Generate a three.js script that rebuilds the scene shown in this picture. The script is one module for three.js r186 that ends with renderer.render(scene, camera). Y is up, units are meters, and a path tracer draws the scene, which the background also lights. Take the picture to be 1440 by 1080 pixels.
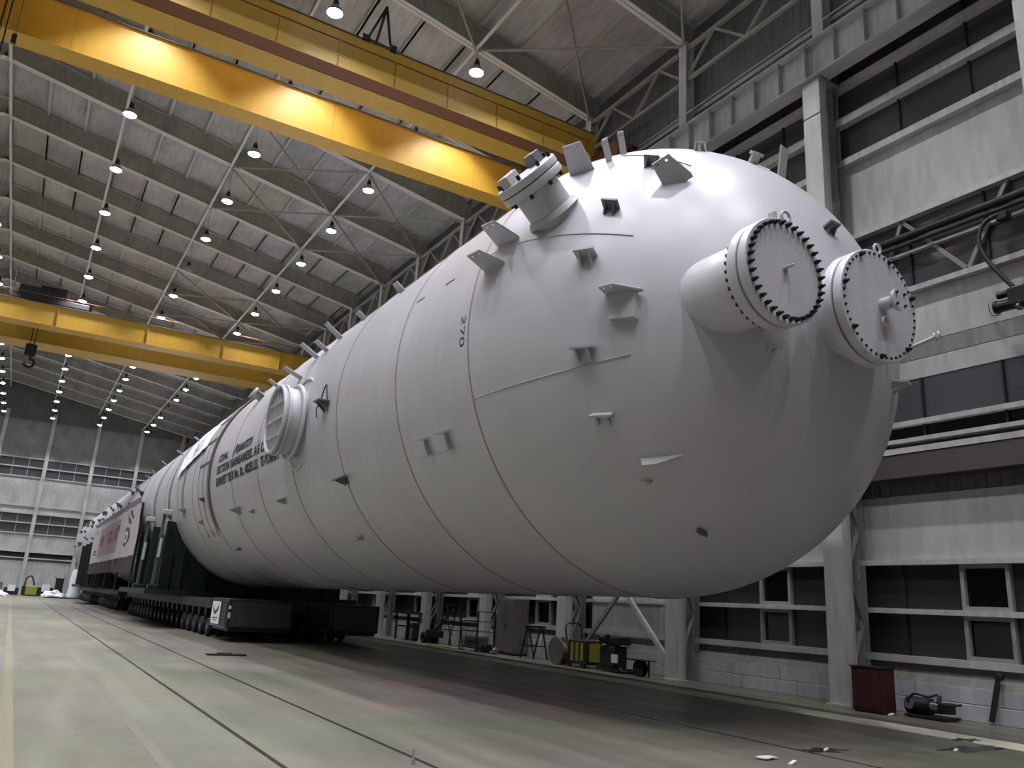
import * as THREE from 'three';
import { mergeGeometries } from 'three/addons/utils/BufferGeometryUtils.js';
import { RoundedBoxGeometry } from 'three/addons/geometries/RoundedBoxGeometry.js';

// ---------------------------------------------------------------- camera, exposure
const scene = new THREE.Scene();
scene.background = new THREE.Color(0x020203);                 // night outside the hall
const FOCAL = 1140.69, YAW = 0.52587536, PITCH = 0.2705246, ROLL = 0.05812075;
const camera = new THREE.PerspectiveCamera(2 * Math.atan(540 / FOCAL) * 180 / Math.PI, 4 / 3, 0.1, 400);
camera.position.set(0, 1.76, 0);
camera.rotation.set(PITCH, -YAW, 0, 'YXZ');
camera.rotateZ(ROLL);
const renderer = new THREE.WebGLRenderer({ antialias: true });
renderer.toneMapping = THREE.LinearToneMapping;
renderer.toneMappingExposure = 1.0;
renderer.shadowMap.enabled = true;
const LAMP_CANDELA = 200, LAMP_CONE = 0.845, LAMP_BLEND = 0.3, LENS_GLOW = 46;

// ---------------------------------------------------------------- numbers that the hall is built on
const V = { x: 10.523, y: 6.536, r: 4.413, z: -12.174, end: -118.5 };    // vessel axis, radius, weld of the near head, far end
const BAY = 5.9, bayZ = i => -13.5 - BAY * i;                           // column lines
const EAVE = { x: 18.0, y: 22.35, slope: 0.183, ridge: -5 };
const rafterY = x => EAVE.y + EAVE.slope * (x >= EAVE.ridge ? EAVE.x - x : EAVE.x - 2 * EAVE.ridge + x);
const WALL_X = 18.42, FAR_Z = -124, LEFT_X = -28.4, BACK_Z = 22;

// ---------------------------------------------------------------- helpers
let seed = 20240611;
const rnd = () => { seed = (seed * 1664525 + 1013904223) >>> 0; return seed / 4294967296; };
const rr = (a, b) => a + (b - a) * rnd();
const V3 = (x, y, z) => new THREE.Vector3(x, y, z);
const used = new Map();
function numbered(n) { const k = used.get(n) || 0; used.set(n, k + 1); return k ? `${n}_${String(k).padStart(3, '0')}` : n; }
function tag(o, label, category, group, kind) {
  o.userData = {};
  if (label) o.userData.label = label;
  if (category) o.userData.category = category;
  if (group) o.userData.group = group;
  if (kind) o.userData.kind = kind;
  return o;
}
function thing(name, label, category, at = [0, 0, 0], group) {
  const o = new THREE.Group(); o.name = numbered(name); o.position.set(...at); scene.add(o);
  return tag(o, label, category, group);
}
function struct(name, at = [0, 0, 0]) {
  const o = new THREE.Group(); o.name = numbered(name); o.position.set(...at); scene.add(o);
  return tag(o, null, null, null, 'structure');
}
function metres(g) {                                              // uv in metres, by the way each face points
  if (g.index) g = g.toNonIndexed();
  const p = g.attributes.position, n = g.attributes.normal, uv = new Float32Array(p.count * 2);
  for (let i = 0; i < p.count; i++) {
    const ax = Math.abs(n.getX(i)), ay = Math.abs(n.getY(i)), az = Math.abs(n.getZ(i));
    let u, v;
    if (ay >= ax && ay >= az) { u = p.getX(i); v = p.getZ(i); } else if (ax >= az) { u = p.getZ(i); v = p.getY(i); } else { u = p.getX(i); v = p.getY(i); }
    uv[2 * i] = u; uv[2 * i + 1] = v;
  }
  g.setAttribute('uv', new THREE.BufferAttribute(uv, 2));
  for (const k of Object.keys(g.attributes)) if (!['position', 'normal', 'uv'].includes(k)) g.deleteAttribute(k);
  return g;
}
function part(name, geos, mat, parent, off, keepUV) {
  const list = (Array.isArray(geos) ? geos : [geos]).map(g => keepUV ? g : metres(g));
  const g = list.length > 1 ? mergeGeometries(list, false) : list[0];
  if (off) g.translate(-off.x, -off.y, -off.z);
  const m = new THREE.Mesh(g, mat); m.name = name; m.castShadow = true; m.receiveShadow = true;
  parent.add(m); return m;
}
function single(name, geos, mat, label, category, at, group) {     // a thing that is one mesh
  const m = part(numbered(name), geos, mat, scene); if (at) m.position.set(...at);
  return tag(m, label, category, group);
}
const box = (x0, x1, y0, y1, z0, z1) => { const g = new THREE.BoxGeometry(Math.abs(x1 - x0), Math.abs(y1 - y0), Math.abs(z1 - z0)); g.translate((x0 + x1) / 2, (y0 + y1) / 2, (z0 + z1) / 2); return g; };
const rbox = (x0, x1, y0, y1, z0, z1, r = 0.03) => { const g = new RoundedBoxGeometry(Math.abs(x1 - x0), Math.abs(y1 - y0), Math.abs(z1 - z0), 2, r); g.translate((x0 + x1) / 2, (y0 + y1) / 2, (z0 + z1) / 2); return g; };
function along(g, a, b, up = V3(0, 1, 0)) {                        // turn a z-long geometry so that it runs from a to b
  const d = b.clone().sub(a).normalize(); let x = up.clone().cross(d); if (x.lengthSq() < 1e-6) x = V3(1, 0, 0).cross(d); x.normalize();
  const y = d.clone().cross(x);
  g.applyMatrix4(new THREE.Matrix4().makeBasis(x, y, d).setPosition(a.clone().add(b).multiplyScalar(0.5))); return g;
}
const bar = (a, b, w, h, up) => along(new THREE.BoxGeometry(w, h, a.distanceTo(b)), a, b, up);
const rod = (a, b, r, n = 10) => { const g = new THREE.CylinderGeometry(r, r, a.distanceTo(b), n); g.rotateX(Math.PI / 2); return along(g, a, b); };
const cyl = (r0, r1, h, n = 24, open = false) => new THREE.CylinderGeometry(r0, r1, h, n, 1, open);
const tube = (pts, r, n = 24, k = 8) => new THREE.TubeGeometry(new THREE.CatmullRomCurve3(pts.map(p => V3(...p))), n, r, k, false);
const poly = (pts, depth, holes = [], bevel = 0.008) => {
  const s = new THREE.Shape(pts.map(p => new THREE.Vector2(...p)));
  for (const [x, y, r] of holes) { const h = new THREE.Path(); h.absarc(x, y, r, 0, Math.PI * 2, true); s.holes.push(h); }
  const g = new THREE.ExtrudeGeometry(s, { depth: depth - 2 * bevel, bevelEnabled: bevel > 0, bevelSize: bevel, bevelThickness: bevel, bevelOffset: -bevel, bevelSegments: 1, curveSegments: 10 });
  g.translate(0, 0, -depth / 2 + bevel); return g;
};
const lathe = (pts, n = 32) => new THREE.LatheGeometry(pts.map(p => new THREE.Vector2(...p)), n);

// ---------------------------------------------------------------- textures
function lattice(n, s) { let q = s * 7919; const a = new Float32Array(n * n); for (let i = 0; i < n * n; i++) { q = (q + 0x6D2B79F5) | 0; let t = Math.imul(q ^ (q >>> 15), 1 | q); t = (t + Math.imul(t ^ (t >>> 7), 61 | t)) ^ t; a[i] = ((t ^ (t >>> 14)) >>> 0) / 4294967296; } return a; }
function noiseField(W, H, cx, cy, s) {                             // tileable value noise, cx by cy cells
  const N = 256, L = lattice(N, s), out = new Float32Array(W * H);
  const xs = new Int32Array(W), xe = new Int32Array(W), fx = new Float32Array(W);
  for (let x = 0; x < W; x++) { const t = x / W * cx, i = Math.floor(t), f = t - i; xs[x] = i % cx; xe[x] = (i + 1) % cx; fx[x] = f * f * (3 - 2 * f); }
  for (let y = 0; y < H; y++) {
    const t = y / H * cy, j = Math.floor(t), f = t - j, fy = f * f * (3 - 2 * f), r0 = ((j % cy) * 131 % N) * N, r1 = (((j + 1) % cy) * 131 % N) * N;
    for (let x = 0; x < W; x++) {
      const a = L[r0 + xs[x] % N], b = L[r0 + xe[x] % N], c = L[r1 + xs[x] % N], d = L[r1 + xe[x] % N], u = fx[x];
      out[y * W + x] = (a + (b - a) * u) * (1 - fy) + (c + (d - c) * u) * fy;
    }
  }
  return out;
}
function tex(W, H, fn, srgb, su = 1, sv = 1) {                      // su, sv: metres that one tile covers
  const d = new Uint8Array(W * H * 4);
  for (let i = 0; i < W * H; i++) { const c = fn(i); d[4 * i] = Math.max(0, Math.min(255, c[0])); d[4 * i + 1] = Math.max(0, Math.min(255, c[1])); d[4 * i + 2] = Math.max(0, Math.min(255, c[2])); d[4 * i + 3] = 255; }
  const t = new THREE.DataTexture(d, W, H); t.wrapS = t.wrapT = THREE.RepeatWrapping; t.magFilter = THREE.LinearFilter; t.minFilter = THREE.LinearMipmapLinearFilter; t.generateMipmaps = true;
  if (srgb) t.colorSpace = THREE.SRGBColorSpace; t.repeat.set(1 / su, 1 / sv); t.needsUpdate = true; return t;
}
// floor: grey-green sealed concrete, long wheel marks, pinkish and pale rubbed patches, dark specks
const FW = 2048, FH = 2048;
const fA = noiseField(FW, FH, 5, 5, 11), fB = noiseField(FW, FH, 21, 13, 12), fC = noiseField(FW, FH, 90, 8, 13), fD = noiseField(FW, FH, 240, 250, 14), fE = noiseField(FW, FH, 9, 7, 15), fF = noiseField(FW, FH, 60, 47, 16);
const floorMap = tex(FW, FH, i => {
  let v = 168 + (fA[i] - 0.5) * 26 + (fB[i] - 0.5) * 18 + (fC[i] - 0.5) * 22 + (fD[i] - 0.5) * 7 + (fF[i] - 0.5) * 5;
  const green = (fE[i] - 0.5) * 12, pink = Math.max(0, fB[i] * fA[i] - 0.42) * 40;
  return [v + pink - green * 0.4, v - 2 + green - pink * 0.3, v - 15 - green];
}, true, 26, 26);
const floorRough = tex(1024, 1024, (() => { const a = noiseField(1024, 1024, 40, 6, 21), b = noiseField(1024, 1024, 13, 17, 22), c = noiseField(1024, 1024, 160, 150, 23); return i => { const v = 108 + (a[i] - 0.5) * 26 + (b[i] - 0.5) * 22 + (c[i] - 0.5) * 8; return [v, v, v]; }; })(), false, 18, 18);
// painted steel: faint rub marks, drips, dust grain
const P1 = noiseField(512, 512, 6, 3, 31), P2 = noiseField(512, 512, 40, 9, 32), P3 = noiseField(512, 512, 160, 150, 33);
const paintTex = (amp, su = 4, sv = 4) => tex(512, 512, i => { const v = 236 + (P1[i] - 0.5) * amp + (P2[i] - 0.5) * amp * 0.8 + (P3[i] - 0.5) * amp * 0.4; return [v, v, v - amp * 0.05]; }, true, su, sv);
const steelMap = paintTex(34), cleanMap = paintTex(12, 7, 7), grubbyMap = paintTex(30, 5, 5);
const ribBump = tex(256, 4, i => { const x = (i % 256) / 256 * 4 % 1; const v = x < 0.12 ? x / 0.12 : x < 0.3 ? 1 : x < 0.42 ? (0.42 - x) / 0.12 : 0; return [v * 255, v * 255, v * 255]; }, false, 1.2, 1.2);
const waveBump = tex(4, 256, i => { const y = Math.floor(i / 4) / 256 * 4 * Math.PI * 2, v = 127 + 120 * Math.sin(y); return [v, v, v]; }, false, 0.5, 0.16);
function std(color, rough = 0.6, metal = 0, extra = {}) { return new THREE.MeshStandardMaterial({ color, roughness: rough, metalness: metal, ...extra }); }
const M = {
  vessel: new THREE.MeshPhysicalMaterial({ color: 0xc4c3c7, roughness: 0.4, map: cleanMap, clearcoat: 0.25, clearcoatRoughness: 0.35 }),
  weld: std(0x8b847f, 0.6), lug: std(0xb9b8bb, 0.5, 0, { map: cleanMap }), stud: std(0x23232b, 0.45, 0.5), darkLug: std(0x6a6a70, 0.55, 0.2),
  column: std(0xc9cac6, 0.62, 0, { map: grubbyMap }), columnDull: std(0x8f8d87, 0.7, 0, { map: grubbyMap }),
  runway: std(0xb9b9b4, 0.6, 0, { map: steelMap }), runwayRib: std(0xa09f99, 0.65),
  rafter: std(0xaaa89f, 0.65, 0, { map: steelMap }), flange: std(0xdcdad4, 0.6), purlin: std(0xbdbab4, 0.65),  // flange colour lightened for bounce light, rafter colour darkened for web shade
  clad: std(0xb4b5b3, 0.6, 0, { map: steelMap, bumpMap: ribBump, bumpScale: 0.012 }), cladDark: std(0x6f706e, 0.65, 0, { map: steelMap, bumpMap: ribBump, bumpScale: 0.03 }),
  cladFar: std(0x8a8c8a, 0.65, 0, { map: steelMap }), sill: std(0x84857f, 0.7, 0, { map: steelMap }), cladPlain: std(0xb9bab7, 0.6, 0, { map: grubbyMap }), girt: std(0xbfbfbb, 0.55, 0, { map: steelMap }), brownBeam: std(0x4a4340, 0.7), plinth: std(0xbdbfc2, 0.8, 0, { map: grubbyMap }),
  frame: std(0x8d8e8c, 0.5), darkSlot: std(0x1c1b1b, 0.8),
  glass: new THREE.MeshPhysicalMaterial({ color: 0x45474b, roughness: 0.1, ior: 1.6, bumpMap: waveBump, bumpScale: 0.002 }), glassHigh: new THREE.MeshPhysicalMaterial({ color: 0x3e3e40, roughness: 0.1, ior: 1.6 }),
  glassDull: new THREE.MeshPhysicalMaterial({ color: 0x2b2a28, roughness: 0.3, ior: 1.5 }), glassBlack: new THREE.MeshPhysicalMaterial({ color: 0x0c0d0f, roughness: 0.06, ior: 1.5 }),
  yellow: std(0xd9ab3c, 0.42, 0, { map: cleanMap }), kickLit: std(0xe6bd58, 0.4), orange: std(0xb9862a, 0.5, 0, { map: cleanMap }), brown: std(0x7a4a28, 0.6), dusty: std(0x6b6258, 0.85),  // kick plate yellow is the girder paint, lightened as if lamplit
  black: std(0x16171a, 0.55), blackGloss: std(0x0e0f11, 0.3), rubber: std(0x141414, 0.85), steel: std(0x8b8d90, 0.35, 0.9), hub: std(0xb9bbbe, 0.3, 0.8),
  greenDark: std(0x0e2417, 0.55, 0, { map: steelMap }), trailer: std(0x24282a, 0.55, 0, { map: steelMap }), strap: std(0x46544d, 0.6), navy: std(0x1b2027, 0.45),
  white: std(0xdedede, 0.6), sheet: std(0xe9ebee, 0.55, 0, { side: THREE.DoubleSide }), rail: std(0x4a4744, 0.35, 0.8), groove: std(0x2a2927, 0.9), wornLine: std(0x6b6a60, 0.45), yellowLine: std(0x76735d, 0.45), litPaleLane: std(0xc9c7b2, 0.65, 0, { map: steelMap }),
  oil: std(0x26241f, 0.25), red: std(0x44171b, 0.6, 0, { map: steelMap }), machineYellow: std(0x8e8930, 0.6), greyCab: std(0x6f6a66, 0.6, 0, { map: steelMap }), wood: std(0x8a7a60, 0.8), copper: std(0xb0893f, 0.4, 0.6),
  reflector: std(0xa8aaad, 0.35, 0.7, { side: THREE.DoubleSide }), lens: std(0xffffff, 0.4, 0, { emissive: 0xf4f6ff, emissiveIntensity: LENS_GLOW }), lensOff: std(0x8c8f92, 0.3),
};
M.roof = [0xc3c2bf, 0xbcbdb1, 0xc4bebd, 0xb7b7b6, 0xcac9c6].map(c => std(c, 0.7, 0, { map: steelMap }));

// ================================================================= SETTING
// ---- floor
{
  const f = struct('floor');
  part('slab', box(LEFT_X - 0.3, WALL_X + 0.6, -0.3, 0, FAR_Z - 0.6, BACK_Z + 0.3), std(0xffffff, 1, 0, { map: floorMap, roughnessMap: floorRough, color: 0xa4a49e }), f);
  for (const x of [2.86, 4.47, 10.38]) {
    part('track_groove', box(x - 0.035, x + 0.03, -0.01, 0.003, -117, 8), M.groove, f);
    part('track_rail', box(x - 0.02, x + 0.01, -0.01, 0.006, -117, 8), M.rail, f);
  }
  part('lane_line', box(0.2, 0.36, -0.01, 0.003, -112, 6), M.yellowLine, f);
  part('lane_line', box(1.66, 1.8, -0.01, 0.0025, -30, 6), M.wornLine, f);
  part('walkway_band', box(14.62, 15.55, -0.01, 0.004, -60, 8), M.litPaleLane, f);  // pale lane paint, lightened further to carry the edge of the vessel shadow
  const stain = (x, z, a, b, n) => { const s = new THREE.Shape(); for (let i = 0; i <= n; i++) { const t = i / n * Math.PI * 2, q = 0.75 + 0.35 * Math.sin(t * 3 + x) * Math.cos(t * 2 + z) + 0.15 * Math.sin(t * 7 + z); const X = Math.cos(t) * a * q, Y = Math.sin(t) * b * q; i ? s.lineTo(X, Y) : s.moveTo(X, Y); } const g = new THREE.ExtrudeGeometry(s, { depth: 0.003, bevelEnabled: false }); g.rotateX(-Math.PI / 2); g.translate(x, 0.001, z); return g; };
  part('oil_stain', stain(10.75, -8.75, 0.55, 0.22, 40), M.oil, f); part('oil_stain', stain(13.9, -8.35, 0.95, 0.28, 40), M.oil, f); part('oil_stain', stain(14.9, -9.0, 0.45, 0.2, 40), M.oil, f);
}
// ---- ceiling: rafters, purlins, roof sheets, struts, eave trusses, braces
{
  const c = struct('ceiling');
  const N0 = -6, N1 = 18, xr = x => V3(x, rafterY(x), 0);
  for (let i = N0; i <= N1; i++) {
    const z = bayZ(i);
    for (const side of i >= -3 ? [1, -1] : [1]) {
      const x0 = side > 0 ? 18.25 : EAVE.ridge * 2 - 18.25, a = V3(x0, rafterY(x0), z), b = V3(EAVE.ridge, rafterY(EAVE.ridge), z), up = V3(0, 1, 0);
      const lift = (p, d) => V3(p.x, p.y + d, p.z);
      const web = part('rafter', bar(lift(a, 0.5), lift(b, 0.5), 0.03, 1.0, up), M.rafter, c);
      part('flange', bar(lift(a, 0.02), lift(b, 0.02), 0.34, 0.035, up), M.flange, web);
      part('flange', bar(lift(a, 1.0), lift(b, 1.0), 0.34, 0.035, up), M.rafter, web);
    }
  }
  const px = []; for (let k = 0; k < 13; k++) px.push(17.9 - 1.9 * k);
  for (const x of px) { const y = rafterY(x) + 1.02; part('purlin', [box(x - 0.045, x + 0.045, y, y + 0.2, FAR_Z + 0.2, BACK_Z), box(x - 0.09, x + 0.045, y, y + 0.02, FAR_Z + 0.2, BACK_Z)], M.purlin, c); }
  for (let i = N0; i < N1 + 1; i++) for (let k = 0; k < px.length - 1; k++) {          // one sheet between two rafters and two purlins
    const z0 = bayZ(i), z1 = i === N1 ? FAR_Z : bayZ(i + 1), xa = px[k] - 0.012, xb = px[k + 1] + 0.012, y = x => rafterY(x) + 1.25;
    if (i < -2 && k > 8) continue;
    part('roof_panel', bar(V3(xa, y(xa), (z0 + z1) / 2), V3(xb, y(xb), (z0 + z1) / 2), Math.abs(z1 - z0) - 0.025, 0.05), M.roof[Math.floor(rnd() * 5)], c);
  }
  const deck = (xa, xb, lift) => bar(V3(xa, rafterY(xa) + lift, (FAR_Z + BACK_Z) / 2), V3(xb, rafterY(xb) + lift, (FAR_Z + BACK_Z) / 2), BACK_Z - FAR_Z + 1, 0.08);
  part('roof_deck', [deck(19.2, EAVE.ridge, 1.34), deck(EAVE.ridge, -29.2, 1.34)], M.roof[3], c);
  for (const x of [-4.75, 0.62, 6.2, 12.1]) part('roof_strut', rod(V3(x, rafterY(x) - 0.05, FAR_Z + 0.3), V3(x, rafterY(x) - 0.05, 10), 0.075, 8), M.flange, c);
  for (let i = -2; i < 10; i++) {                                                      // lattice girder along the eave
    const z0 = bayZ(i), z1 = bayZ(i + 1), x = 17.9, y0 = 20.85, y1 = 22.2, g = [bar(V3(x, y0, z0), V3(x, y0, z1), 0.12, 0.12), bar(V3(x, y1, z0), V3(x, y1, z1), 0.14, 0.14)];
    for (let k = 0; k < 4; k++) { const za = z0 + (z1 - z0) * k / 4, zb = z0 + (z1 - z0) * (k + 1) / 4; g.push(bar(V3(x, k % 2 ? y1 : y0, za), V3(x, k % 2 ? y0 : y1, zb), 0.09, 0.09)); }
    part('eave_truss', g, M.rafter, c);
  }
  for (const i of [0, 1, 4, 5, 8, 9]) for (const [xa, xb] of [[17.8, 12.1], [12.1, 6.2]]) {
    const p = (x, j) => V3(x, rafterY(x) - 0.08, bayZ(j));
    part('roof_brace', [rod(p(xa, i), p(xb, i + 1), 0.055, 8)], M.rafter, c); part('roof_brace', [rod(p(xa, i + 1), p(xb, i), 0.055, 8)], M.rafter, c);
  }
}
// ---- right wall: brick plinth, cladding panels, girts, cornices
{
  const w = struct('wall_right'), X = WALL_X, zs = BACK_Z, ze = FAR_Z;
  part('wall_backing', box(X + 0.12, X + 0.4, -0.3, 24.5, ze - 0.4, zs), M.cladDark, w);
  const rows = [[3.43, 5.0, M.cladPlain], [5.0, 5.36, M.cladDark], [7.86, 8.36, M.cladPlain], [8.36, 8.78, M.sill], [8.78, 10.1, M.cladPlain], [12.3, 14.5, M.cladPlain], [18.4, 22.9, M.cladDark]];  // dark and grey rows hold beam, recess and upper-wall shade in their colour
  for (let i = -6; i < 19; i++) for (const [y0, y1, m] of i < -2 || i > 3 ? [...rows, [14.7, 18.4, M.cladDark]] : rows) { const z0 = bayZ(i), z1 = i === 18 ? ze : bayZ(i + 1); part('cladding_panel', box(X, X + 0.1, y0 + 0.008, y1 - 0.008, z0 - 0.01, z1 + 0.01), m, w); }  // outer bays: strip below the runway darkened as shaded cladding
  for (const [y0, y1, d] of [[1.08, 1.24, 0.2], [2.18, 2.3, 0.16], [3.31, 3.43, 0.2], [5.94, 6.08, 0.42], [6.2, 6.3, 0.42], [6.68, 6.8, 0.16], [10.1, 10.24, 0.2], [11.2, 11.27, 0.12], [12.14, 12.28, 0.2], [14.5, 14.7, 0.22], [15.82, 16.06, 0.22], [17.0, 17.2, 0.22], [19.6, 19.75, 0.12]])
    part('girt', box(X - d, X + 0.04, y0, y1, ze + 0.1, zs), M.girt, w);
  part('brown_beam', box(X - 0.4, X + 0.04, 5.36, 5.92, ze + 0.1, zs), M.brownBeam, w);
  part('pipe_run', [rod(V3(X - 0.22, 11.62, ze + 1), V3(X - 0.22, 11.62, zs), 0.1, 12), rod(V3(X - 0.28, 11.38, ze + 1), V3(X - 0.28, 11.38, zs), 0.05, 10)], M.black, w);
  for (let i = -6; i < 10; i++) {                                                      // whitewashed plinth blocks and the sloping sill above
    const z0 = bayZ(i), z1 = bayZ(i + 1);
    for (let k = 0; k < 3; k++) { const a = z0 + (z1 - z0) * k / 3, b = z0 + (z1 - z0) * (k + 1) / 3; part('plinth_block', rbox(X - 0.27 - rnd() * 0.015, X + 0.1, 0, 0.34, a - 0.01, b + 0.01, 0.015), M.plinth, w); part('plinth_block', rbox(X - 0.25 - rnd() * 0.015, X + 0.1, 0.35, 0.69, a - 0.01 - 0.6, b + 0.01 - 0.6, 0.015), M.plinth, w); }
    const s = poly([[X - 0.25, 0.69], [X + 0.1, 0.69], [X + 0.1, 1.09], [X - 0.02, 1.09]], BAY - 0.02, [], 0); s.translate(0, 0, (z0 + z1) / 2); part('sloping_sill', s, M.sill, w);
  }
  // windows of each bay: low double band, middle band, high band
  const pane = (parent, m, y0, y1, z0, z1, d = 0.03) => part('pane', box(X + 0.02, X + 0.02 + d, y0, y1, z0, z1), m, parent);
  const frame = (parent, y0, y1, z0, z1, t = 0.07, d = 0.09, m = M.frame) => part('window_frame', [box(X - d, X + 0.05, y0, y0 + t, z0, z1), box(X - d, X + 0.05, y1 - t, y1, z0, z1), box(X - d, X + 0.05, y0 + t, y1 - t, z0, z0 - t), box(X - d, X + 0.05, y0 + t, y1 - t, z1 + t, z1)], m, parent);
  let nw = 0; const win = () => { const g = new THREE.Group(); g.name = `window_${++nw}`; scene.add(g); return tag(g, null, null, null, 'structure'); };
  for (let i = -2; i < 9; i++) {
    const z0 = bayZ(i), z1 = bayZ(i + 1), g = win(), a = z0 - 2.25, b = z0 - 3.35;
    if (i === 1) {
      const d = struct('door_2'); for (let k = 0; k < 4; k++) part('door_panel', rbox(X - 0.12, X - 0.04, 0.05, 3.2, z0 - 0.5 - k * 1.22, z0 - 1.7 - k * 1.22, 0.01), k === 0 ? M.plinth : M.cladPlain, d);
      part('door_frame', [box(X - 0.16, X, 3.2, 3.35, z1 + 0.4, z0 - 0.4)], M.girt, d);
    } else for (const [y0, y1] of [[1.24, 2.18], [2.3, 3.31]]) {
      pane(g, M.glassDull, y0, y1, z0 - 0.02, a + 0.02); pane(g, M.glassDull, y0, y1, b - 0.02, z1 + 0.02);
      pane(g, M.glassBlack, y0 + 0.03, y1 - 0.03, a - 0.03, b + 0.03); frame(g, y0, y1, a, b, 0.09);
    }
    part('window_frame', [box(X - 0.04, X + 0.05, 1.24, 3.31, z0 - 1.1, z0 - 1.14), box(X - 0.04, X + 0.05, 1.24, 3.31, z1 + 1.1, z1 + 1.14)], M.darkSlot, g);
    if (i > 3) continue;
    for (const [y0, y1, m] of [[6.3, 6.68, M.glassBlack], [6.8, 7.86, M.glass], [10.24, 11.2, M.glass], [11.27, 12.14, M.glass], [14.7, 15.82, M.glassHigh], [16.06, 17.0, M.glassHigh], [17.2, 18.4, M.glassHigh]]) {
      const h = win(); for (let k = 0; k < 3; k++) { const za = z0 + (z1 - z0) * k / 3, zb = z0 + (z1 - z0) * (k + 1) / 3; pane(h, m, y0, y1, za - 0.015, zb + 0.015); }
      part('window_frame', [1, 2].map(k => box(X - 0.05, X + 0.05, y0, y1, z0 + (z1 - z0) * k / 3 - 0.025, z0 + (z1 - z0) * k / 3 + 0.025)), M.darkSlot, h);
    }
  }
  for (let i = -2; i < 2; i++) { const z = bayZ(i) - BAY / 2, q = [[10.24, -1.9, 12.14, -1.1], [12.14, -1.1, 10.24, 0.5], [10.24, 0.5, 12.14, 1.6]]; for (const [ya, da, yb, db] of q) part('wall_brace', bar(V3(X - 0.1, ya, z + da), V3(X - 0.1, yb, z + db), 0.07, 0.1), M.columnDull, w); }
}
// ---- far wall, left wall, back wall
{
  const w = struct('wall_far'), Z = FAR_Z;
  part('wall_backing', box(LEFT_X - 0.3, WALL_X + 0.5, -0.3, 28.5, Z - 0.45, Z - 0.15), M.cladDark, w);
  const cols = []; for (let k = -3; k < 6; k++) cols.push(1.1 + 5.52 * k);
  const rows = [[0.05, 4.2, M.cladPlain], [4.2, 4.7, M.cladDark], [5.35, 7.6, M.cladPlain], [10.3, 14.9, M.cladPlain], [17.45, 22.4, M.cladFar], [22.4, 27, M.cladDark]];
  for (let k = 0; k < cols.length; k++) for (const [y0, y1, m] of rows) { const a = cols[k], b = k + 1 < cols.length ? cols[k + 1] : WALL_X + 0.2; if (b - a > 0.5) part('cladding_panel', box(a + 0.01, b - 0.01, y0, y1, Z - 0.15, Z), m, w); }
  for (const [y0, y1] of [[4.7, 5.35]]) part('dark_strip', box(LEFT_X, WALL_X, y0, y1, Z - 0.15, Z - 0.05), M.darkSlot, w);
  for (const y of [4.62, 5.4, 7.7, 9.05, 10.25, 11.2, 14.95, 16.2, 17.4]) part('girt', box(LEFT_X, WALL_X, y - 0.07, y + 0.07, Z - 0.1, Z + 0.16), M.girt, w);
  for (const x of cols) part('wall_post', box(x - 0.22, x + 0.22, 0, 23.5, Z - 0.1, Z + 0.35), M.girt, w);
  let n = 200; for (let k = 0; k + 1 < cols.length; k++) for (const [y0, y1] of [[14.95, 17.4], [7.7, 10.25]]) {
    const g = new THREE.Group(); g.name = `window_${++n - 100}`; scene.add(g); tag(g, null, null, null, 'structure');
    for (const [a, b] of [[0, 1.8], [1.8, 3.6], [3.6, 5.52]]) part('pane', box(cols[k] + a + 0.02, cols[k] + b - 0.02, y0, y1, Z - 0.1, Z - 0.07), M.glass, g);
    part('window_frame', [1.8, 3.6].map(a => box(cols[k] + a - 0.04, cols[k] + a + 0.04, y0, y1, Z - 0.1, Z + 0.02)), M.frame, g);
  }
  const d = struct('door_1'); part('door_leaf', box(5.0, 5.95, 0, 2.35, Z - 0.02, Z + 0.05), M.black, d); part('door_frame', [box(4.85, 5.0, 0, 2.5, Z - 0.02, Z + 0.12), box(5.95, 6.1, 0, 2.5, Z - 0.02, Z + 0.12), box(4.85, 6.1, 2.35, 2.5, Z - 0.02, Z + 0.12)], M.girt, d);
  const l = struct('wall_left'); part('wall_backing', box(LEFT_X - 0.4, LEFT_X, -0.3, 24.5, Z - 0.4, BACK_Z), M.clad, l);
  const b = struct('wall_back'); part('wall_backing', box(LEFT_X - 0.3, WALL_X + 0.5, -0.3, 28.5, BACK_Z, BACK_Z + 0.3), M.clad, b);
}
const ORD = ['first', 'second', 'third', 'fourth', 'fifth', 'sixth', 'seventh', 'eighth', 'ninth', 'tenth', 'eleventh', 'twelfth', 'thirteenth', 'fourteenth', 'fifteenth', 'sixteenth', 'seventeenth', 'eighteenth', 'nineteenth', 'twentieth', 'twenty-first', 'twenty-second'];
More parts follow.
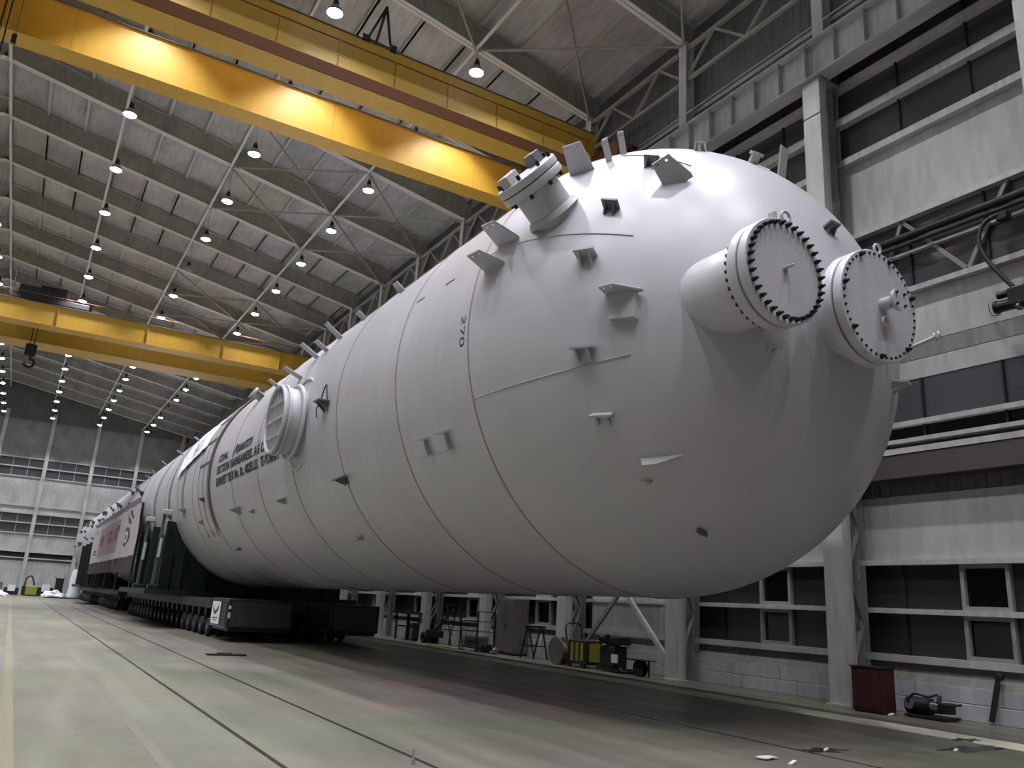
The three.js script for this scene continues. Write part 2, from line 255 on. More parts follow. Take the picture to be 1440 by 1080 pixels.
// ---- laced steel columns along the right wall
{
  const geo = {};
  const x0 = 17.3, x1 = 18.25, hw = 0.29, top = 17.05;
  geo.front = [box(x0, x0 + 0.03, 0, top, -hw, hw), box(x0 + 0.03, x0 + 0.27, 0, top, -0.012, 0.012), box(x0 + 0.27, x0 + 0.3, 0, top, -hw, hw), box(x0 - 0.06, x0 + 0.36, 0, 0.04, -0.36, 0.36), box(x0, x0 + 0.3, 15.9, 15.94, -hw, hw), box(x0 + 0.05, x0 + 0.25, 0, top, hw - 0.04, hw - 0.02), box(x0 + 0.05, x0 + 0.25, 0, top, -hw + 0.02, -hw + 0.04)];
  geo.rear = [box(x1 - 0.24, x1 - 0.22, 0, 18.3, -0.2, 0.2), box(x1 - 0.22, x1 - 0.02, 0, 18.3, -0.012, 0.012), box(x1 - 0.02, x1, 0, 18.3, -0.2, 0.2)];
  const cap = [box(x0 - 0.04, x1, top, top + 0.05, -0.35, 0.35)];
  const post = [box(17.75, 17.78, 18.3, 22.4, -0.19, 0.19), box(17.78, 18.1, 18.3, 22.4, -0.012, 0.012), box(18.1, 18.13, 18.3, 22.4, -0.19, 0.19)];
  const label = k => k < 0 ? 'white laced steel column at the near end, beyond the picture edge' : `white laced steel crane column by the wall, ${ORD[k]} counting away from the vessel head`;
  let proto = null;
  for (let i = -2; i < 10; i++) {
    if (proto) { const o = proto.clone(); o.name = numbered('steel_column'); o.position.z = bayZ(i); scene.add(o); tag(o, label(i), 'column', 'laced crane columns along the right wall'); continue; }
    const t = proto = thing('steel_column', label(i), 'column', [0, 0, bayZ(i)], 'laced crane columns along the right wall');
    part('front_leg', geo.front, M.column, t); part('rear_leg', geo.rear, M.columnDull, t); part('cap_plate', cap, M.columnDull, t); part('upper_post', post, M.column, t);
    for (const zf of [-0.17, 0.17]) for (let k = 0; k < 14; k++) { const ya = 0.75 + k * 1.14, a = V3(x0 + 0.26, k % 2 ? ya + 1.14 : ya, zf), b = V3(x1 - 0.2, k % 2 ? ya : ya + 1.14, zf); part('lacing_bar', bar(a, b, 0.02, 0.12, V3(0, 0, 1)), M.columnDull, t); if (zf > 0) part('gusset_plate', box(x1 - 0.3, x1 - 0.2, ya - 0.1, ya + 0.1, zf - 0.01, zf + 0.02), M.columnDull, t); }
  }
  // cross braces between columns, low down
  for (const [i, l] of [[1, 'pair of crossed white braces between two columns, under the vessel belly']]) {
    const t = thing('column_brace', l, 'brace', [0, 0, 0]); const zA = bayZ(i) - 0.35, zB = bayZ(i + 1) + 0.35, zm = (zA + zB) / 2;
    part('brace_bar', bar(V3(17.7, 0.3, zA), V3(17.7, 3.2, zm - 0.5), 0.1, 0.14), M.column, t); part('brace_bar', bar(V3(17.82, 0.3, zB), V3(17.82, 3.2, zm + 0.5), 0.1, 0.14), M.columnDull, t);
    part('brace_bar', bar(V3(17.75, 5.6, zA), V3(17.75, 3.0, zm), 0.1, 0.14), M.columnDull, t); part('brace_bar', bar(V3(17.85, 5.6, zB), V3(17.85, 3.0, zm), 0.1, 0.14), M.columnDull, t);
  }
}
// ---- crane runway along the right wall
{
  const t = thing('crane_runway', 'pale ribbed crane runway girder carried on the column tops by the wall', 'crane runway', [0, 0, 0]);
  for (let i = -5; i < 18; i++) {
    const z0 = bayZ(i) - 0.01, z1 = bayZ(i + 1) + 0.01, x = 17.42;
    const s = part('beam_segment', [box(x - 0.02, x + 0.02, 17.14, 18.32, z0, z1), box(x - 0.27, x + 0.27, 17.1, 17.14, z0, z1), box(x - 0.27, x + 0.27, 18.3, 18.36, z0, z1)], M.runway, t);
    if (i < 6) for (let k = 0; k < 6; k++) { const z = z0 + (z1 - z0) * (k + 0.08) / 6; part('stiffener', box(x - 0.22, x + 0.2, 17.14, 18.3, z - 0.012, z + 0.012), M.runwayRib, s); }
  }
  part('crane_rail', [box(17.36, 17.48, 18.36, 18.42, FAR_Z + 2, BACK_Z - 1), box(17.4, 17.44, 18.42, 18.52, FAR_Z + 2, BACK_Z - 1), box(17.37, 17.47, 18.5, 18.54, FAR_Z + 2, BACK_Z - 1)], M.rail, t);
  part('walkway_deck', box(17.69, 18.38, 18.24, 18.3, FAR_Z + 2, BACK_Z - 1), M.runway, t);
  part('handrail', [rod(V3(17.78, 19.35, FAR_Z + 2), V3(17.78, 19.35, BACK_Z - 1), 0.03, 8)], M.runway, t);
}
// ---- lamps
{
  const rows = [-21.8, -16.1, -10.45, -4.75, 0.72, 6.3, 12.2];
  const rowName = ['far left row', 'second left row', 'third left row', 'row at the picture edge', 'row over the open floor', 'row over the vessel flank', 'row over the vessel top'], covered = { 3: [11], 4: [8, 9], 5: [1, 8, 9], 6: [1, 8, 9] };
  const housing = [cyl(0.075, 0.11, 0.16, 14), cyl(0.11, 0.12, 0.2, 14)]; housing[0].translate(0, 0.52, 0); housing[1].translate(0, 0.36, 0);
  const shade = lathe([[0.1, 0.3], [0.14, 0.27], [0.2, 0.2], [0.25, 0.1], [0.28, 0.0], [0.295, 0.0], [0.265, 0.1], [0.215, 0.21], [0.15, 0.285], [0.1, 0.315]], 24);
  const lens = lathe([[0, -0.1], [0.1, -0.088], [0.19, -0.05], [0.25, 0.0], [0.26, 0.04], [0, 0.04]], 20);
  const H = metres(mergeGeometries(housing.map(g => g.toNonIndexed()))), S = metres(shade), L = metres(lens);
  const hook = metres(new THREE.TorusGeometry(0.05, 0.014, 6, 12)); hook.translate(0, 0.65, 0);
  const Y = 22.35;
  for (let r = 0; r < rows.length; r++) {
    let seen = 0;
    for (let n = -6; n <= 16; n++) {
      const x = rows[r], z = bayZ(2 + n), off = (r === 5 && n === 5) || (r === 6 && n === 13) || (r === 3 && n === 0);
      if (n < -5) continue;
      if (z > FAR_Z + 1 && z < BACK_Z) {
        const shown = (r === 3 && n >= 9) || (r === 4 && n >= 2) || (r === 5 && n >= 0) || (r === 6 && n >= 0); const vis = shown && !(covered[r] || []).includes(n);
        const label = off ? (r === 5 ? 'unlit dark bay lamp among the glowing lamps over the vessel flank' : r === 6 ? 'unlit dark bay lamp among the far lamps over the vessel top' : 'unlit bay lamp outside the picture, near the first crane')
          : vis ? `glowing round bay lamp hung from the roof, ${ORD[seen]} in the ${rowName[r]}` : shown ? `glowing bay lamp behind a crane girder, ${n < 5 ? 'near' : n === 8 ? 'far' : 'farther'} crane, ${rowName[r]}` : `glowing bay lamp beyond the picture edge, ${ORD[n + 5]} from the back, ${rowName[r]}`;
        if (vis && !off) seen++;
        const t = thing('high_bay_lamp', label, 'lamp', [x, Y, z], 'high bay lamps hung from the rafters');
        const mk = (name, g, m) => { const q = new THREE.Mesh(g, m); q.name = name; q.castShadow = q.receiveShadow = true; t.add(q); return q; };
        mk('ballast_housing', H, M.black); mk('reflector', S, M.reflector); mk('lens', L, off ? M.lensOff : M.lens).castShadow = false; mk('hook', hook, M.steel);
        const len = rafterY(x) - Y - 0.68; const rg = cyl(0.012, 0.012, len, 6); rg.translate(0, 0.68 + len / 2, 0); part('hanger_rod', rg, M.rafter, t);
        if (!off) {
          const s = new THREE.SpotLight(0xf6f5ff, LAMP_CANDELA, 0, LAMP_CONE, LAMP_BLEND, 2); s.position.set(0, -0.14, 0); s.target.position.set(0, -5, 0); s.castShadow = true; s.shadow.radius = 10; s.shadow.mapSize.set(512, 512);
          s.name = 'lamp_light'; t.add(s); t.add(s.target);
        }
      }
    }
  }
}
//@@NEXT
// ================================================================= PRESSURE VESSEL
const TURN = Math.PI / 180;
const onShell = (z, deg, lift = 0) => V3(V.x + (V.r + lift) * Math.cos(deg * TURN), V.y + (V.r + lift) * Math.sin(deg * TURN), z);
function shellPatch(r, z0, z1, d0, d1, na, nz = 1, uv01 = false, shape) {        // part of a cylinder about the vessel axis
  const pos = [], nor = [], uv = [], idx = [];
  for (let j = 0; j <= nz; j++) for (let i = 0; i <= na; i++) {
    const fa = i / na, fz = j / nz, z = z0 + (z1 - z0) * fz; let dd = d0 + (d1 - d0) * fa; const rad = r + (shape ? shape(fa, fz) : 0), a = dd * TURN;
    pos.push(V.x + rad * Math.cos(a), V.y + rad * Math.sin(a), z); nor.push(Math.cos(a), Math.sin(a), 0);
    uv.push(uv01 ? fz : z, uv01 ? 1 - fa : a * V.r);
    if (i < na && j < nz) { const p = j * (na + 1) + i; if ((d1 > d0) === (z1 > z0)) idx.push(p, p + 1, p + na + 2, p, p + na + 2, p + na + 1); else idx.push(p, p + na + 2, p + 1, p, p + na + 1, p + na + 2); }
  }
  const g = new THREE.BufferGeometry(); g.setAttribute('position', new THREE.Float32BufferAttribute(pos, 3)); g.setAttribute('normal', new THREE.Float32BufferAttribute(nor, 3)); g.setAttribute('uv', new THREE.Float32BufferAttribute(uv, 2)); g.setIndex(idx); 
  const q = g.toNonIndexed(); if (shape) q.computeVertexNormals(); return q;
}
function plateAt(N, T, P, geo) { T = T.clone().sub(N.clone().multiplyScalar(T.dot(N))).normalize(); const B = T.clone().cross(N); return geo.applyMatrix4(new THREE.Matrix4().makeBasis(T, N, B).setPosition(P)); }
{
  const base = [V.x, V.y - V.r, V.z], off = V3(...base);
  const t = thing('pressure_vessel', 'huge white steel pressure vessel with a domed end, lying along the hall on transporters', 'pressure vessel', base);
  const VP = (n, g, m, p = t, k) => part(n, g, m, p, off, k);
  const seams = [V.z, -15.4, -19.1, -23.05, -26.85, -30.55, -34.3]; while (seams[seams.length - 1] > V.end + 3) seams.push(Math.max(V.end, seams[seams.length - 1] - 3.9)); seams.push(V.end);
  for (let i = 0; i + 1 < seams.length; i++) { const a = seams[i], b = seams[i + 1]; if (a - b < 0.2) continue; VP('shell_course', shellPatch(V.r, a - 0.012, b + 0.012, 0, 360, 160), M.vessel, t, true); }
  for (const z of seams.slice(0, 20)) { VP('weld_seam', (() => { const g = new THREE.TorusGeometry(V.r - 0.012, 0.028, 6, 200); g.translate(V.x, V.y, z); return g; })(), M.weld, t); }
  const dome = new THREE.SphereGeometry(V.r, 160, 48, 0, Math.PI * 2, 0, Math.PI / 2); dome.rotateX(Math.PI / 2); dome.translate(V.x, V.y, V.z - 0.012);
  VP('domed_head', dome.toNonIndexed(), M.vessel, t, true);
  const far = new THREE.SphereGeometry(V.r, 64, 16, 0, Math.PI * 2, 0, Math.PI / 2); far.rotateX(-Math.PI / 2); far.scale(1, 1, 0.5); far.translate(V.x, V.y, V.end); VP('far_head', far.toNonIndexed(), M.vessel, t, true);
  for (const k of [0, 1, 6, 7, 8, 9]) {                                              // meridian welds between the head petals
    const a = (162 + 36 * k - (k ? 1 : 0)) * TURN, pts = []; for (let j = 0; j <= 16; j++) { const q = j / 16 * 42 * TURN; pts.push([V.x + V.r * Math.cos(q) * Math.cos(a), V.y + V.r * Math.cos(q) * Math.sin(a), V.z + V.r * Math.sin(q)]); }
    VP('petal_weld', tube(pts, 0.009, 32, 6), M.lug, t);
  }
  const centre = V3(V.x, V.y, V.z), onHead = n => { const q = V3(...n).normalize(); return [q, centre.clone().add(q.clone().multiplyScalar(V.r - 0.01))]; };
  // ---- flanged nozzles that point out of the head along the vessel axis
  function bolt(x, y, z, r, len, parent, m) { const a = new THREE.CylinderGeometry(r, r, len * 0.5, 6); a.rotateX(Math.PI / 2); a.translate(x, y, z + len * 0.25); const b = new THREE.CylinderGeometry(r * 0.55, r * 0.5, len, 8); b.rotateX(Math.PI / 2); b.translate(x, y, z + len * 0.5); VP('bolt', [a, b], m, parent); }
  function eye(x, y, z, r, parent, alongX) { const g = new THREE.TorusGeometry(r, r * 0.28, 8, 20); if (alongX) g.rotateY(Math.PI / 2); g.translate(x, y, z); VP('lifting_eye', [g, box(x - r * 0.35, x + r * 0.35, y - r * 1.6, y - r * 0.8, z - r * 0.3, z + r * 0.3)], M.lug, parent); }
  function headNozzle(x, y, rN, rF, zf, zRoot) {
    const at = (g, z) => { g.rotateX(Math.PI / 2); g.translate(x, y, z); return g; };
    const n = VP('nozzle', [at(cyl(rN, rN, zf - 0.3 - zRoot, 64), (zf - 0.3 + zRoot) / 2), at(cyl(rF * 0.93, rN, 0.16, 64), zf - 0.36)], M.vessel, t);
    VP('flange', at(lathe([[0, -0.09], [rF - 0.02, -0.09], [rF, -0.07], [rF, 0.07], [rF - 0.02, 0.09], [0, 0.09]], 72), zf - 0.275), M.vessel, n);
    VP('gasket', at(cyl(rF - 0.05, rF - 0.05, 0.02, 48), zf - 0.178), M.stud, n);
    VP('cover_plate', at(lathe([[0, -0.08], [rF - 0.02, -0.08], [rF, -0.06], [rF, 0.065], [rF - 0.015, 0.08], [0, 0.08]], 72), zf - 0.08), M.vessel, n);
    return n;
  }
  {
    const [x, y, zf, rF] = [8.5, 6.55, -7.2, 0.79], n = headNozzle(x, y, 0.63, rF, zf, -8.75);
    for (let k = 0; k < 36; k++) { const a = (k + 0.5) / 36 * Math.PI * 2, cx = x + Math.cos(a) * 0.715, cy = y + Math.sin(a) * 0.715; bolt(cx, cy, zf, 0.036, 0.095, n, M.stud); VP('nut', (() => { const g = new THREE.CylinderGeometry(0.034, 0.034, 0.07, 6); g.rotateX(Math.PI / 2); g.translate(cx, cy, zf - 0.4); return g; })(), M.stud, n); }
    VP('centre_lug', [poly([[-0.05, 0], [0.05, 0], [0.05, 0.1], [0.02, 0.16], [-0.02, 0.16], [-0.05, 0.1]], 0.04, [[0, 0.1, 0.025]]).rotateX(Math.PI / 2).rotateZ(0.5).translate(x, y + 0.04, zf)], M.lug, n);
    eye(x + 0.12, y + rF + 0.1, zf - 0.06, 0.085, n, false); VP('lifting_lug', [rbox(x - 0.1, x - 0.02, y + rF - 0.04, y + rF + 0.16, zf - 0.2, zf - 0.08, 0.02)], M.lug, n);
  }
  {
    const [x, y, zf, rF] = [10.55, 6.53, -7.17, 0.9], n = headNozzle(x, y, 0.68, rF, zf, -7.95);
    for (let k = 0; k < 44; k++) { const a = (k + 0.5) / 44 * Math.PI * 2, big = k % 6 === 2, cx = x + Math.cos(a) * 0.835, cy = y + Math.sin(a) * 0.835; bolt(cx, cy, zf - 0.01, big ? 0.042 : 0.024, big ? 0.09 : 0.035, n, M.stud); }
    const at = (g, z) => { g.rotateX(Math.PI / 2); g.translate(x + 0.06, y + 0.02, z); return g; };
    const s = VP('small_nozzle', [at(cyl(0.1, 0.1, 0.3, 24), zf + 0.12), at(cyl(0.17, 0.17, 0.06, 28), zf + 0.27)], M.vessel, n);
    for (let k = 0; k < 4; k++) { const a = (k + 0.5) * Math.PI / 2; const g = new THREE.CylinderGeometry(0.022, 0.022, 0.12, 6); g.rotateX(Math.PI / 2); g.translate(x + 0.06 + Math.cos(a) * 0.13, y + 0.02 + Math.sin(a) * 0.13, zf + 0.27); VP('small_bolt', g, M.stud, n); }
    eye(x + 0.02, y - 0.27, zf + 0.06, 0.06, n, false); eye(x + 0.1, y + rF + 0.08, zf - 0.05, 0.075, n, false);
  }
  {                                                                                  // thin branch pipe that reaches out past the big cover on the right
    const a = V3(11.75, 6.1, -8.1), b = V3(12.12, 6.4, -7.3), d = b.clone().sub(a).normalize();
    const f = cyl(0.07, 0.07, 0.03, 20); f.rotateX(Math.PI / 2); const f2 = cyl(0.07, 0.07, 0.03, 20); f2.rotateX(Math.PI / 2);
    VP('branch_pipe', [rod(a, b, 0.03, 14), along(f, b, b.clone().add(d.clone().multiplyScalar(0.02))), along(f2, b.clone().add(d.clone().multiplyScalar(0.06)), b.clone().add(d.clone().multiplyScalar(0.09)))], M.lug, t);
  }
  // ---- manway on the upper left shoulder of the head
  {
    const [, P] = onHead([-0.845, 0.42, 0.335]), N = V3(-0.77, 0.63, 0.07).normalize(); const put = (g, h) => { g.translate(0, h, 0); return plateAt(N, V3(0, 0, 1), P, g); };
    const n = VP('manway', [put(cyl(0.41, 0.41, 1.0, 48), 0.1), put(cyl(0.44, 0.5, 0.1, 48), 0.0)], M.lug, t);
    VP('flange', put(lathe([[0, -0.07], [0.56, -0.07], [0.58, -0.05], [0.58, 0.05], [0.56, 0.07], [0, 0.07]], 48), 0.58), M.vessel, n); VP('cover_plate', put(lathe([[0, -0.07], [0.56, -0.07], [0.58, -0.05], [0.58, 0.05], [0.56, 0.07], [0, 0.07]], 48), 0.73), M.vessel, n);
    for (let k = 0; k < 16; k++) { const a = (k + 0.5) / 16 * Math.PI * 2; if (k % 2) continue; const g = new THREE.CylinderGeometry(0.035, 0.035, 0.46, 6); g.translate(Math.cos(a) * 0.51, 0, Math.sin(a) * 0.51); VP('bolt', put(g, 0.66), M.stud, n); }
    const e = new THREE.TorusGeometry(0.085, 0.03, 8, 20); e.translate(-0.15, 0, 0.1); VP('lifting_eye', put(e, 0.87), M.lug, n);
    const hb = rbox(-0.13, 0.13, 0, 0.2, -0.2, 0.1, 0.02); hb.translate(0.0, 0, 0.42); VP('hinge_block', put(hb, 0.78), M.lug, n); const hb2 = rbox(-0.13, 0.13, 0, 0.22, -0.1, 0.1, 0.02); hb2.translate(0, 0, -0.35); VP('davit_block', put(hb2, 0.78), M.darkLug, n);
  }
  // ---- big round manway in the side, closed with a lattice
  {
    const P = V3(V.x - V.r, 6.52, -22.6), N = V3(-1, 0, 0), put = (g, h) => { g.translate(0, h, 0); return plateAt(N, V3(0, 0, 1), P, g); };
    const n = VP('side_manway', [put(cyl(0.94, 0.94, 0.66, 64, true), 0.25)], M.vessel, t);
    VP('rim', [put(new THREE.TorusGeometry(0.95, 0.055, 10, 64).rotateX(Math.PI / 2), 0.6), put(new THREE.TorusGeometry(0.98, 0.04, 10, 64).rotateX(Math.PI / 2), 0.46)], M.vessel, n);
    VP('reinforcing_ring', [put(new THREE.TorusGeometry(1.04, 0.06, 10, 64).rotateX(Math.PI / 2), 0.1), put(new THREE.TorusGeometry(1.3, 0.05, 10, 64).rotateX(Math.PI / 2), -0.17)], M.vessel, n);
    VP('shade_liner', put(cyl(0.915, 0.915, 0.5, 48, true), 0.32), new THREE.MeshStandardMaterial({ color: 0x2c2c31, roughness: 0.8, side: THREE.DoubleSide }), n); VP('inner_cover', put(cyl(0.92, 0.92, 0.03, 48), 0.16), M.stud, n);  // added dark lining and blackened cover paint the shade inside the recess
    for (let k = -3; k <= 3; k++) { const s = k * 0.25, h = Math.sqrt(0.92 * 0.92 - s * s); VP('lattice_bar', put(box(s - 0.025, s + 0.025, -0.05, 0.05, -h, h), 0.55), M.lug, n); if (k % 2 === 0 || k === 0) { const q = s * 0.95; const hh = Math.sqrt(0.92 * 0.92 - q * q); VP('lattice_bar', put(box(-hh, hh, -0.05, 0.05, q - 0.045, q + 0.045), 0.55), M.lug, n); } }
  }
  // ---- welded lugs, clips and plates
  const lugMat = M.lug;
  function plate(N, P, T, w0, w1, L, skew = 0, holes = true, m = lugMat, thick = 0.035) {
    const hs = holes ? [[skew - w1 * 0.25, L - 0.07, 0.022], [skew + w1 * 0.25, L - 0.07, 0.022]] : [];
    return VP('lug_plate', plateAt(N, T, P, poly([[-w0 / 2, -0.06], [w0 / 2, -0.06], [w0 / 2, 0.02], [skew + w1 / 2, L], [skew - w1 / 2, L], [-w0 / 2, 0.02]], thick, hs)), m, t);
  }
  function clip(N, P, T, s = 1, m = M.lug) {                                           // small bracket: shelf on two gussets
    const a = box(-0.17 * s, 0.17 * s, -0.05, 0.24 * s, -0.018, 0.018), b = poly([[-0.05, -0.24 * s], [0.24 * s, 0], [-0.05, 0]], 0.03, [], 0.004), c = b.clone();
    for (const [g, dx] of [[b, -0.09 * s], [c, 0.09 * s]]) { g.rotateX(Math.PI); g.applyMatrix4(new THREE.Matrix4().makeBasis(V3(0, 1, 0), V3(0, 0, 1), V3(1, 0, 0))); g.translate(dx, 0, 0); }
    return VP('clip', [a, b, c].map(g => plateAt(N, T, P, g)), m, t);
  }
  const head = (n, f) => { const [N, P] = onHead(n); f(N, P); };
  const Z = V3(0, 0, 1), side = N => V3(0, 1, 0).cross(N).normalize();
  head([-0.73, 0.37, 0.57], (N, P) => clip(N, P, V3(0.5, -0.25, 1), 0.85, M.darkLug)); head([-0.54, 0.62, 0.57], (N, P) => clip(N, P, V3(0.6, -0.25, 1), 0.8, M.darkLug));
  head([-0.82, 0.16, 0.55], (N, P) => clip(N, P, side(N), 1, M.lug)); head([-0.82, -0.19, 0.55], (N, P) => clip(N, P, side(N), 1.1)); head([-0.73, -0.41, 0.55], (N, P) => clip(N, P, side(N), 1));
  head([0.03, 0.38, 0.93], (N, P) => clip(N, P, V3(1, 0, 0), 0.75, M.darkLug)); head([0.41, -0.15, 0.9], (N, P) => clip(N, P, V3(1, 0, 0), 1)); head([-0.31, -0.17, 0.93], (N, P) => clip(N, P, V3(1, 0, 0), 0.6)); head([-0.29, -0.77, 0.57], (N, P) => clip(N, P, V3(1, 0, 0), 0.5, M.darkLug));
  head([-0.52, 0.5, 0.7], (N, P) => plate(V3(-0.78, 0.6, 0.18).normalize(), P, V3(1, 0.1, 0.5), 0.5, 0.32, 0.5, -0.08));
  head([-0.74, 0.0, 0.67], (N, P) => { const Q = V3(-0.93, 0, 0.36).normalize(), T = V3(0.36, 0, 0.93); plate(Q, P, T, 0.6, 0.26, 0.42, -0.1, true, M.lug); VP('gusset', [plateAt(Q, T, P, poly([[-0.2, -0.1], [0.2, -0.1], [0.2, 0.06], [-0.2, 0.14]], 0.42, [], 0.004).translate(0, 0, 0.23))], M.lug, t); });
  head([-0.54, -0.55, 0.64], (N, P) => plate(N, P, V3(1, 0.25, 0.75), 0.66, 0.2, 0.26, -0.2, false)); head([-0.54, -0.62, 0.56], (N, P) => plate(N, P, V3(1, 0.25, 0.75), 0.2, 0.08, 0.12, 0, false));
  head([-0.68, 0.66, 0.3], (N, P) => plate(N, P, V3(0.5, 0, 1), 0.5, 0.36, 0.55)); head([-0.6, 0.72, 0.37], (N, P) => plate(N, P, V3(1, 0.9, 0.0), 0.16, 0.16, 0.42)); head([-0.5, 0.79, 0.34], (N, P) => plate(N, P, V3(1, 0.8, 0), 0.16, 0.16, 0.42));
  head([0.07, 0.73, 0.68], (N, P) => plate(V3(-0.06, 0.97, 0.22).normalize(), P, V3(1, 0, -0.4), 0.34, 0.34, 0.55, 0, false)); head([-0.26, 0.8, 0.54], (N, P) => clip(N, P, V3(1, 0, 0), 0.7));
  head([-0.06, 0.76, 0.64], (N, P) => { const g = cyl(0.09, 0.09, 0.4, 20), f = cyl(0.13, 0.13, 0.06, 20); f.translate(0, 0.18, 0); VP('vent_nozzle', [g, f].map(q => plateAt(N, Z, P.clone(), q)), M.lug, t); });
  head([-0.93, 0.34, 0.15], (N, P) => plate(N, P, Z, 0.62, 0.36, 0.52)); head([-0.97, 0.23, 0.12], (N, P) => plate(N, P, Z, 0.6, 0.36, 0.5));
  const cylN = d => V3(Math.cos(d * TURN), Math.sin(d * TURN), 0), C = (z, d, f) => f(cylN(d), onShell(z, d, -0.01));
  for (const [z, d] of [[-14.29, 202], [-13.39, 202]]) C(z, d, (N, P) => { VP('lug_pair', [plateAt(N, Z, P, box(-0.16, 0.16, -0.03, 0.2, -0.015, 0.015)), plateAt(N, Z, P.clone().add(V3(0.06, -0.36, 0)), box(-0.16, 0.16, -0.03, 0.16, -0.015, 0.015)), plateAt(N, Z, P.clone().add(V3(0.04, -0.18, 0)), box(-0.012, 0.012, -0.04, 0.06, -0.15, 0.15))], M.lug, t); });
  for (const [z, d, s] of [[-19.13, 205, 1.2], [-24.55, 206, 1.1], [-30.19, 204, 1.4], [-20.17, 226, 0.8], [-35.3, 194, 1.2], [-36.83, 205, 1], [-28.4, 207, 0.8], [-33.0, 224, 0.8], [-40.2, 195, 1.2], [-44.1, 196, 1]]) C(z, d, (N, P) => clip(N, P, Z, s, rnd() < 0.5 ? M.lug : M.darkLug));
  for (const [z, d, w, L] of [[-17.85, 142, 0.3, 0.3], [-20.46, 142, 0.28, 0.3], [-21.95, 145, 0.3, 0.62], [-22.6, 149, 0.3, 0.45], [-23.5, 149, 0.32, 0.65], [-23.9, 158, 0.34, 0.6], [-27.7, 150, 0.3, 0.42], [-30, 148, 0.3, 0.3], [-42, 148, 0.3, 0.4], [-47, 148, 0.3, 0.4], [-53, 146, 0.3, 0.45], [-57, 147, 0.3, 0.4], [-60, 147, 0.3, 0.4], [-66, 147, 0.3, 0.4]]) C(z, d, (N, P) => plate(N, P, Z, w, w * 0.92, L, 0, false));
  C(-19.93, 179, (N, P) => { clip(N, P, Z, 1.3, M.darkLug); const h = []; for (const s of [-1, 1]) h.push(tube([[P.x - 0.1, P.y + 0.02, P.z + s * 0.28], [P.x - 0.1, P.y + 0.3, P.z + s * 0.14], [P.x - 0.08, P.y + 0.46, P.z + s * 0.03]], 0.018, 12, 6)); h.push(tube([[P.x - 0.1, P.y, P.z - 0.45], [P.x - 0.12, P.y - 0.12, P.z - 0.5], [P.x - 0.05, P.y - 0.3, P.z - 0.62]], 0.016, 12, 6)); VP('sling_wire', h, M.stud, t); });
  for (let k = 0; k < 46; k++) C(-52 - 64 * Math.pow(rnd(), 0.8), 152 + 34 * rnd(), (N, P) => clip(N, P, Z, 0.9 + rnd() * 0.7, M.darkLug));
  for (const [z, d] of [[-15, 161], [-13.55, 162]]) C(z, d, (N, P) => VP('paint_tick', plateAt(N, Z, P, box(-0.2, 0.2, 0, 0.013, -0.02, 0.02)), M.stud, t));
  // ---- raised band, box ducts and a small nozzle at the first third
  VP('cover_band', [shellPatch(V.r + 0.09, -34.6, -36.4, 90, 212, 60), shellPatch(V.r + 0.05, -34.45, -34.6, 90, 212, 60)], M.vessel, t, true);
  VP('band_edge', [-34.5, -36.35, -35.4].map(z => { const g = new THREE.TorusGeometry(V.r + 0.09, 0.022, 6, 60, 130 * TURN); g.rotateZ(85 * TURN); g.translate(V.x, V.y, z); return g; }), M.weld, t);
  for (const d of [150, 163, 176]) VP('band_clamp', plateAt(cylN(d), Z, onShell(-35.5, d, 0.08), box(-0.95, 0.95, 0, 0.05, -0.04, 0.04)), M.darkLug, t);
  C(-30.2, 149, (N, P) => { const q = [cyl(0.13, 0.13, 0.7, 20), cyl(0.24, 0.24, 0.08, 24)]; q[1].translate(0, 0.36, 0); VP('top_nozzle', q.map(g => plateAt(N, Z, P.clone(), g)), M.lug, t); });
  for (const z of [-40.6, -44.4, -49.4, -57]) VP('tie_band', (() => { const g = shellPatch(V.r + 0.05, z + 0.11, z - 0.11, 0, 200, 90); return g; })(), z > -44 ? M.weld : M.stud, t, true);
  // ---- lettering
  const CV = (w, h, draw) => { const c = document.createElement('canvas'); c.width = w; c.height = h; draw(c.getContext('2d'), w, h); const x = new THREE.CanvasTexture(c); x.colorSpace = THREE.SRGBColorSpace; return x; };
  const inkMat = (tx, rough = 0.6) => new THREE.MeshStandardMaterial({ map: tx, transparent: true, alphaTest: 0.4, roughness: rough });
  const letters = CV(2048, 320, (c, w, h) => {
    c.clearRect(0, 0, w, h); c.fillStyle = '#17171b'; c.textBaseline = 'middle';
    const fit = (s, x0, x1, y, size) => { c.font = `bold ${size}px sans-serif`; const m = c.measureText(s).width; c.save(); c.translate(x0, y); c.scale((x1 - x0) / m, 1); c.fillText(s, 0, 0); c.lineWidth = 7; c.strokeStyle = '#17171b'; c.strokeText(s, 0, 0); c.restore(); };
    fit('CON.', 30, 420, 52, 92); c.beginPath(); c.moveTo(560, 98); c.lineTo(620, 98); c.lineTo(760, 4); c.lineTo(690, 4); c.fill(); fit('QUANTITY', 700, 1240, 52, 92);
    fit('SECTION MANGANESE. AG CASH', 10, 1840, 158, 100); fit('SUNVEST TEE8 No. Rc. 402ELLIL  TI-YOMM1', 0, 2040, 268, 100);
  });
  VP('lettering', shellPatch(V.r + 0.006, -33.2, -24.2, 174.2, 191.6, 24, 24, true), inkMat(letters), t, true);
  const deg = CV(256, 96, (c, w, h) => { c.clearRect(0, 0, w, h); c.fillStyle = '#15151a'; c.font = '92px sans-serif'; c.textBaseline = 'middle'; const m = c.measureText('270').width; c.save(); c.scale(w / m, 1); c.fillText('270', 0, 50); c.restore(); });
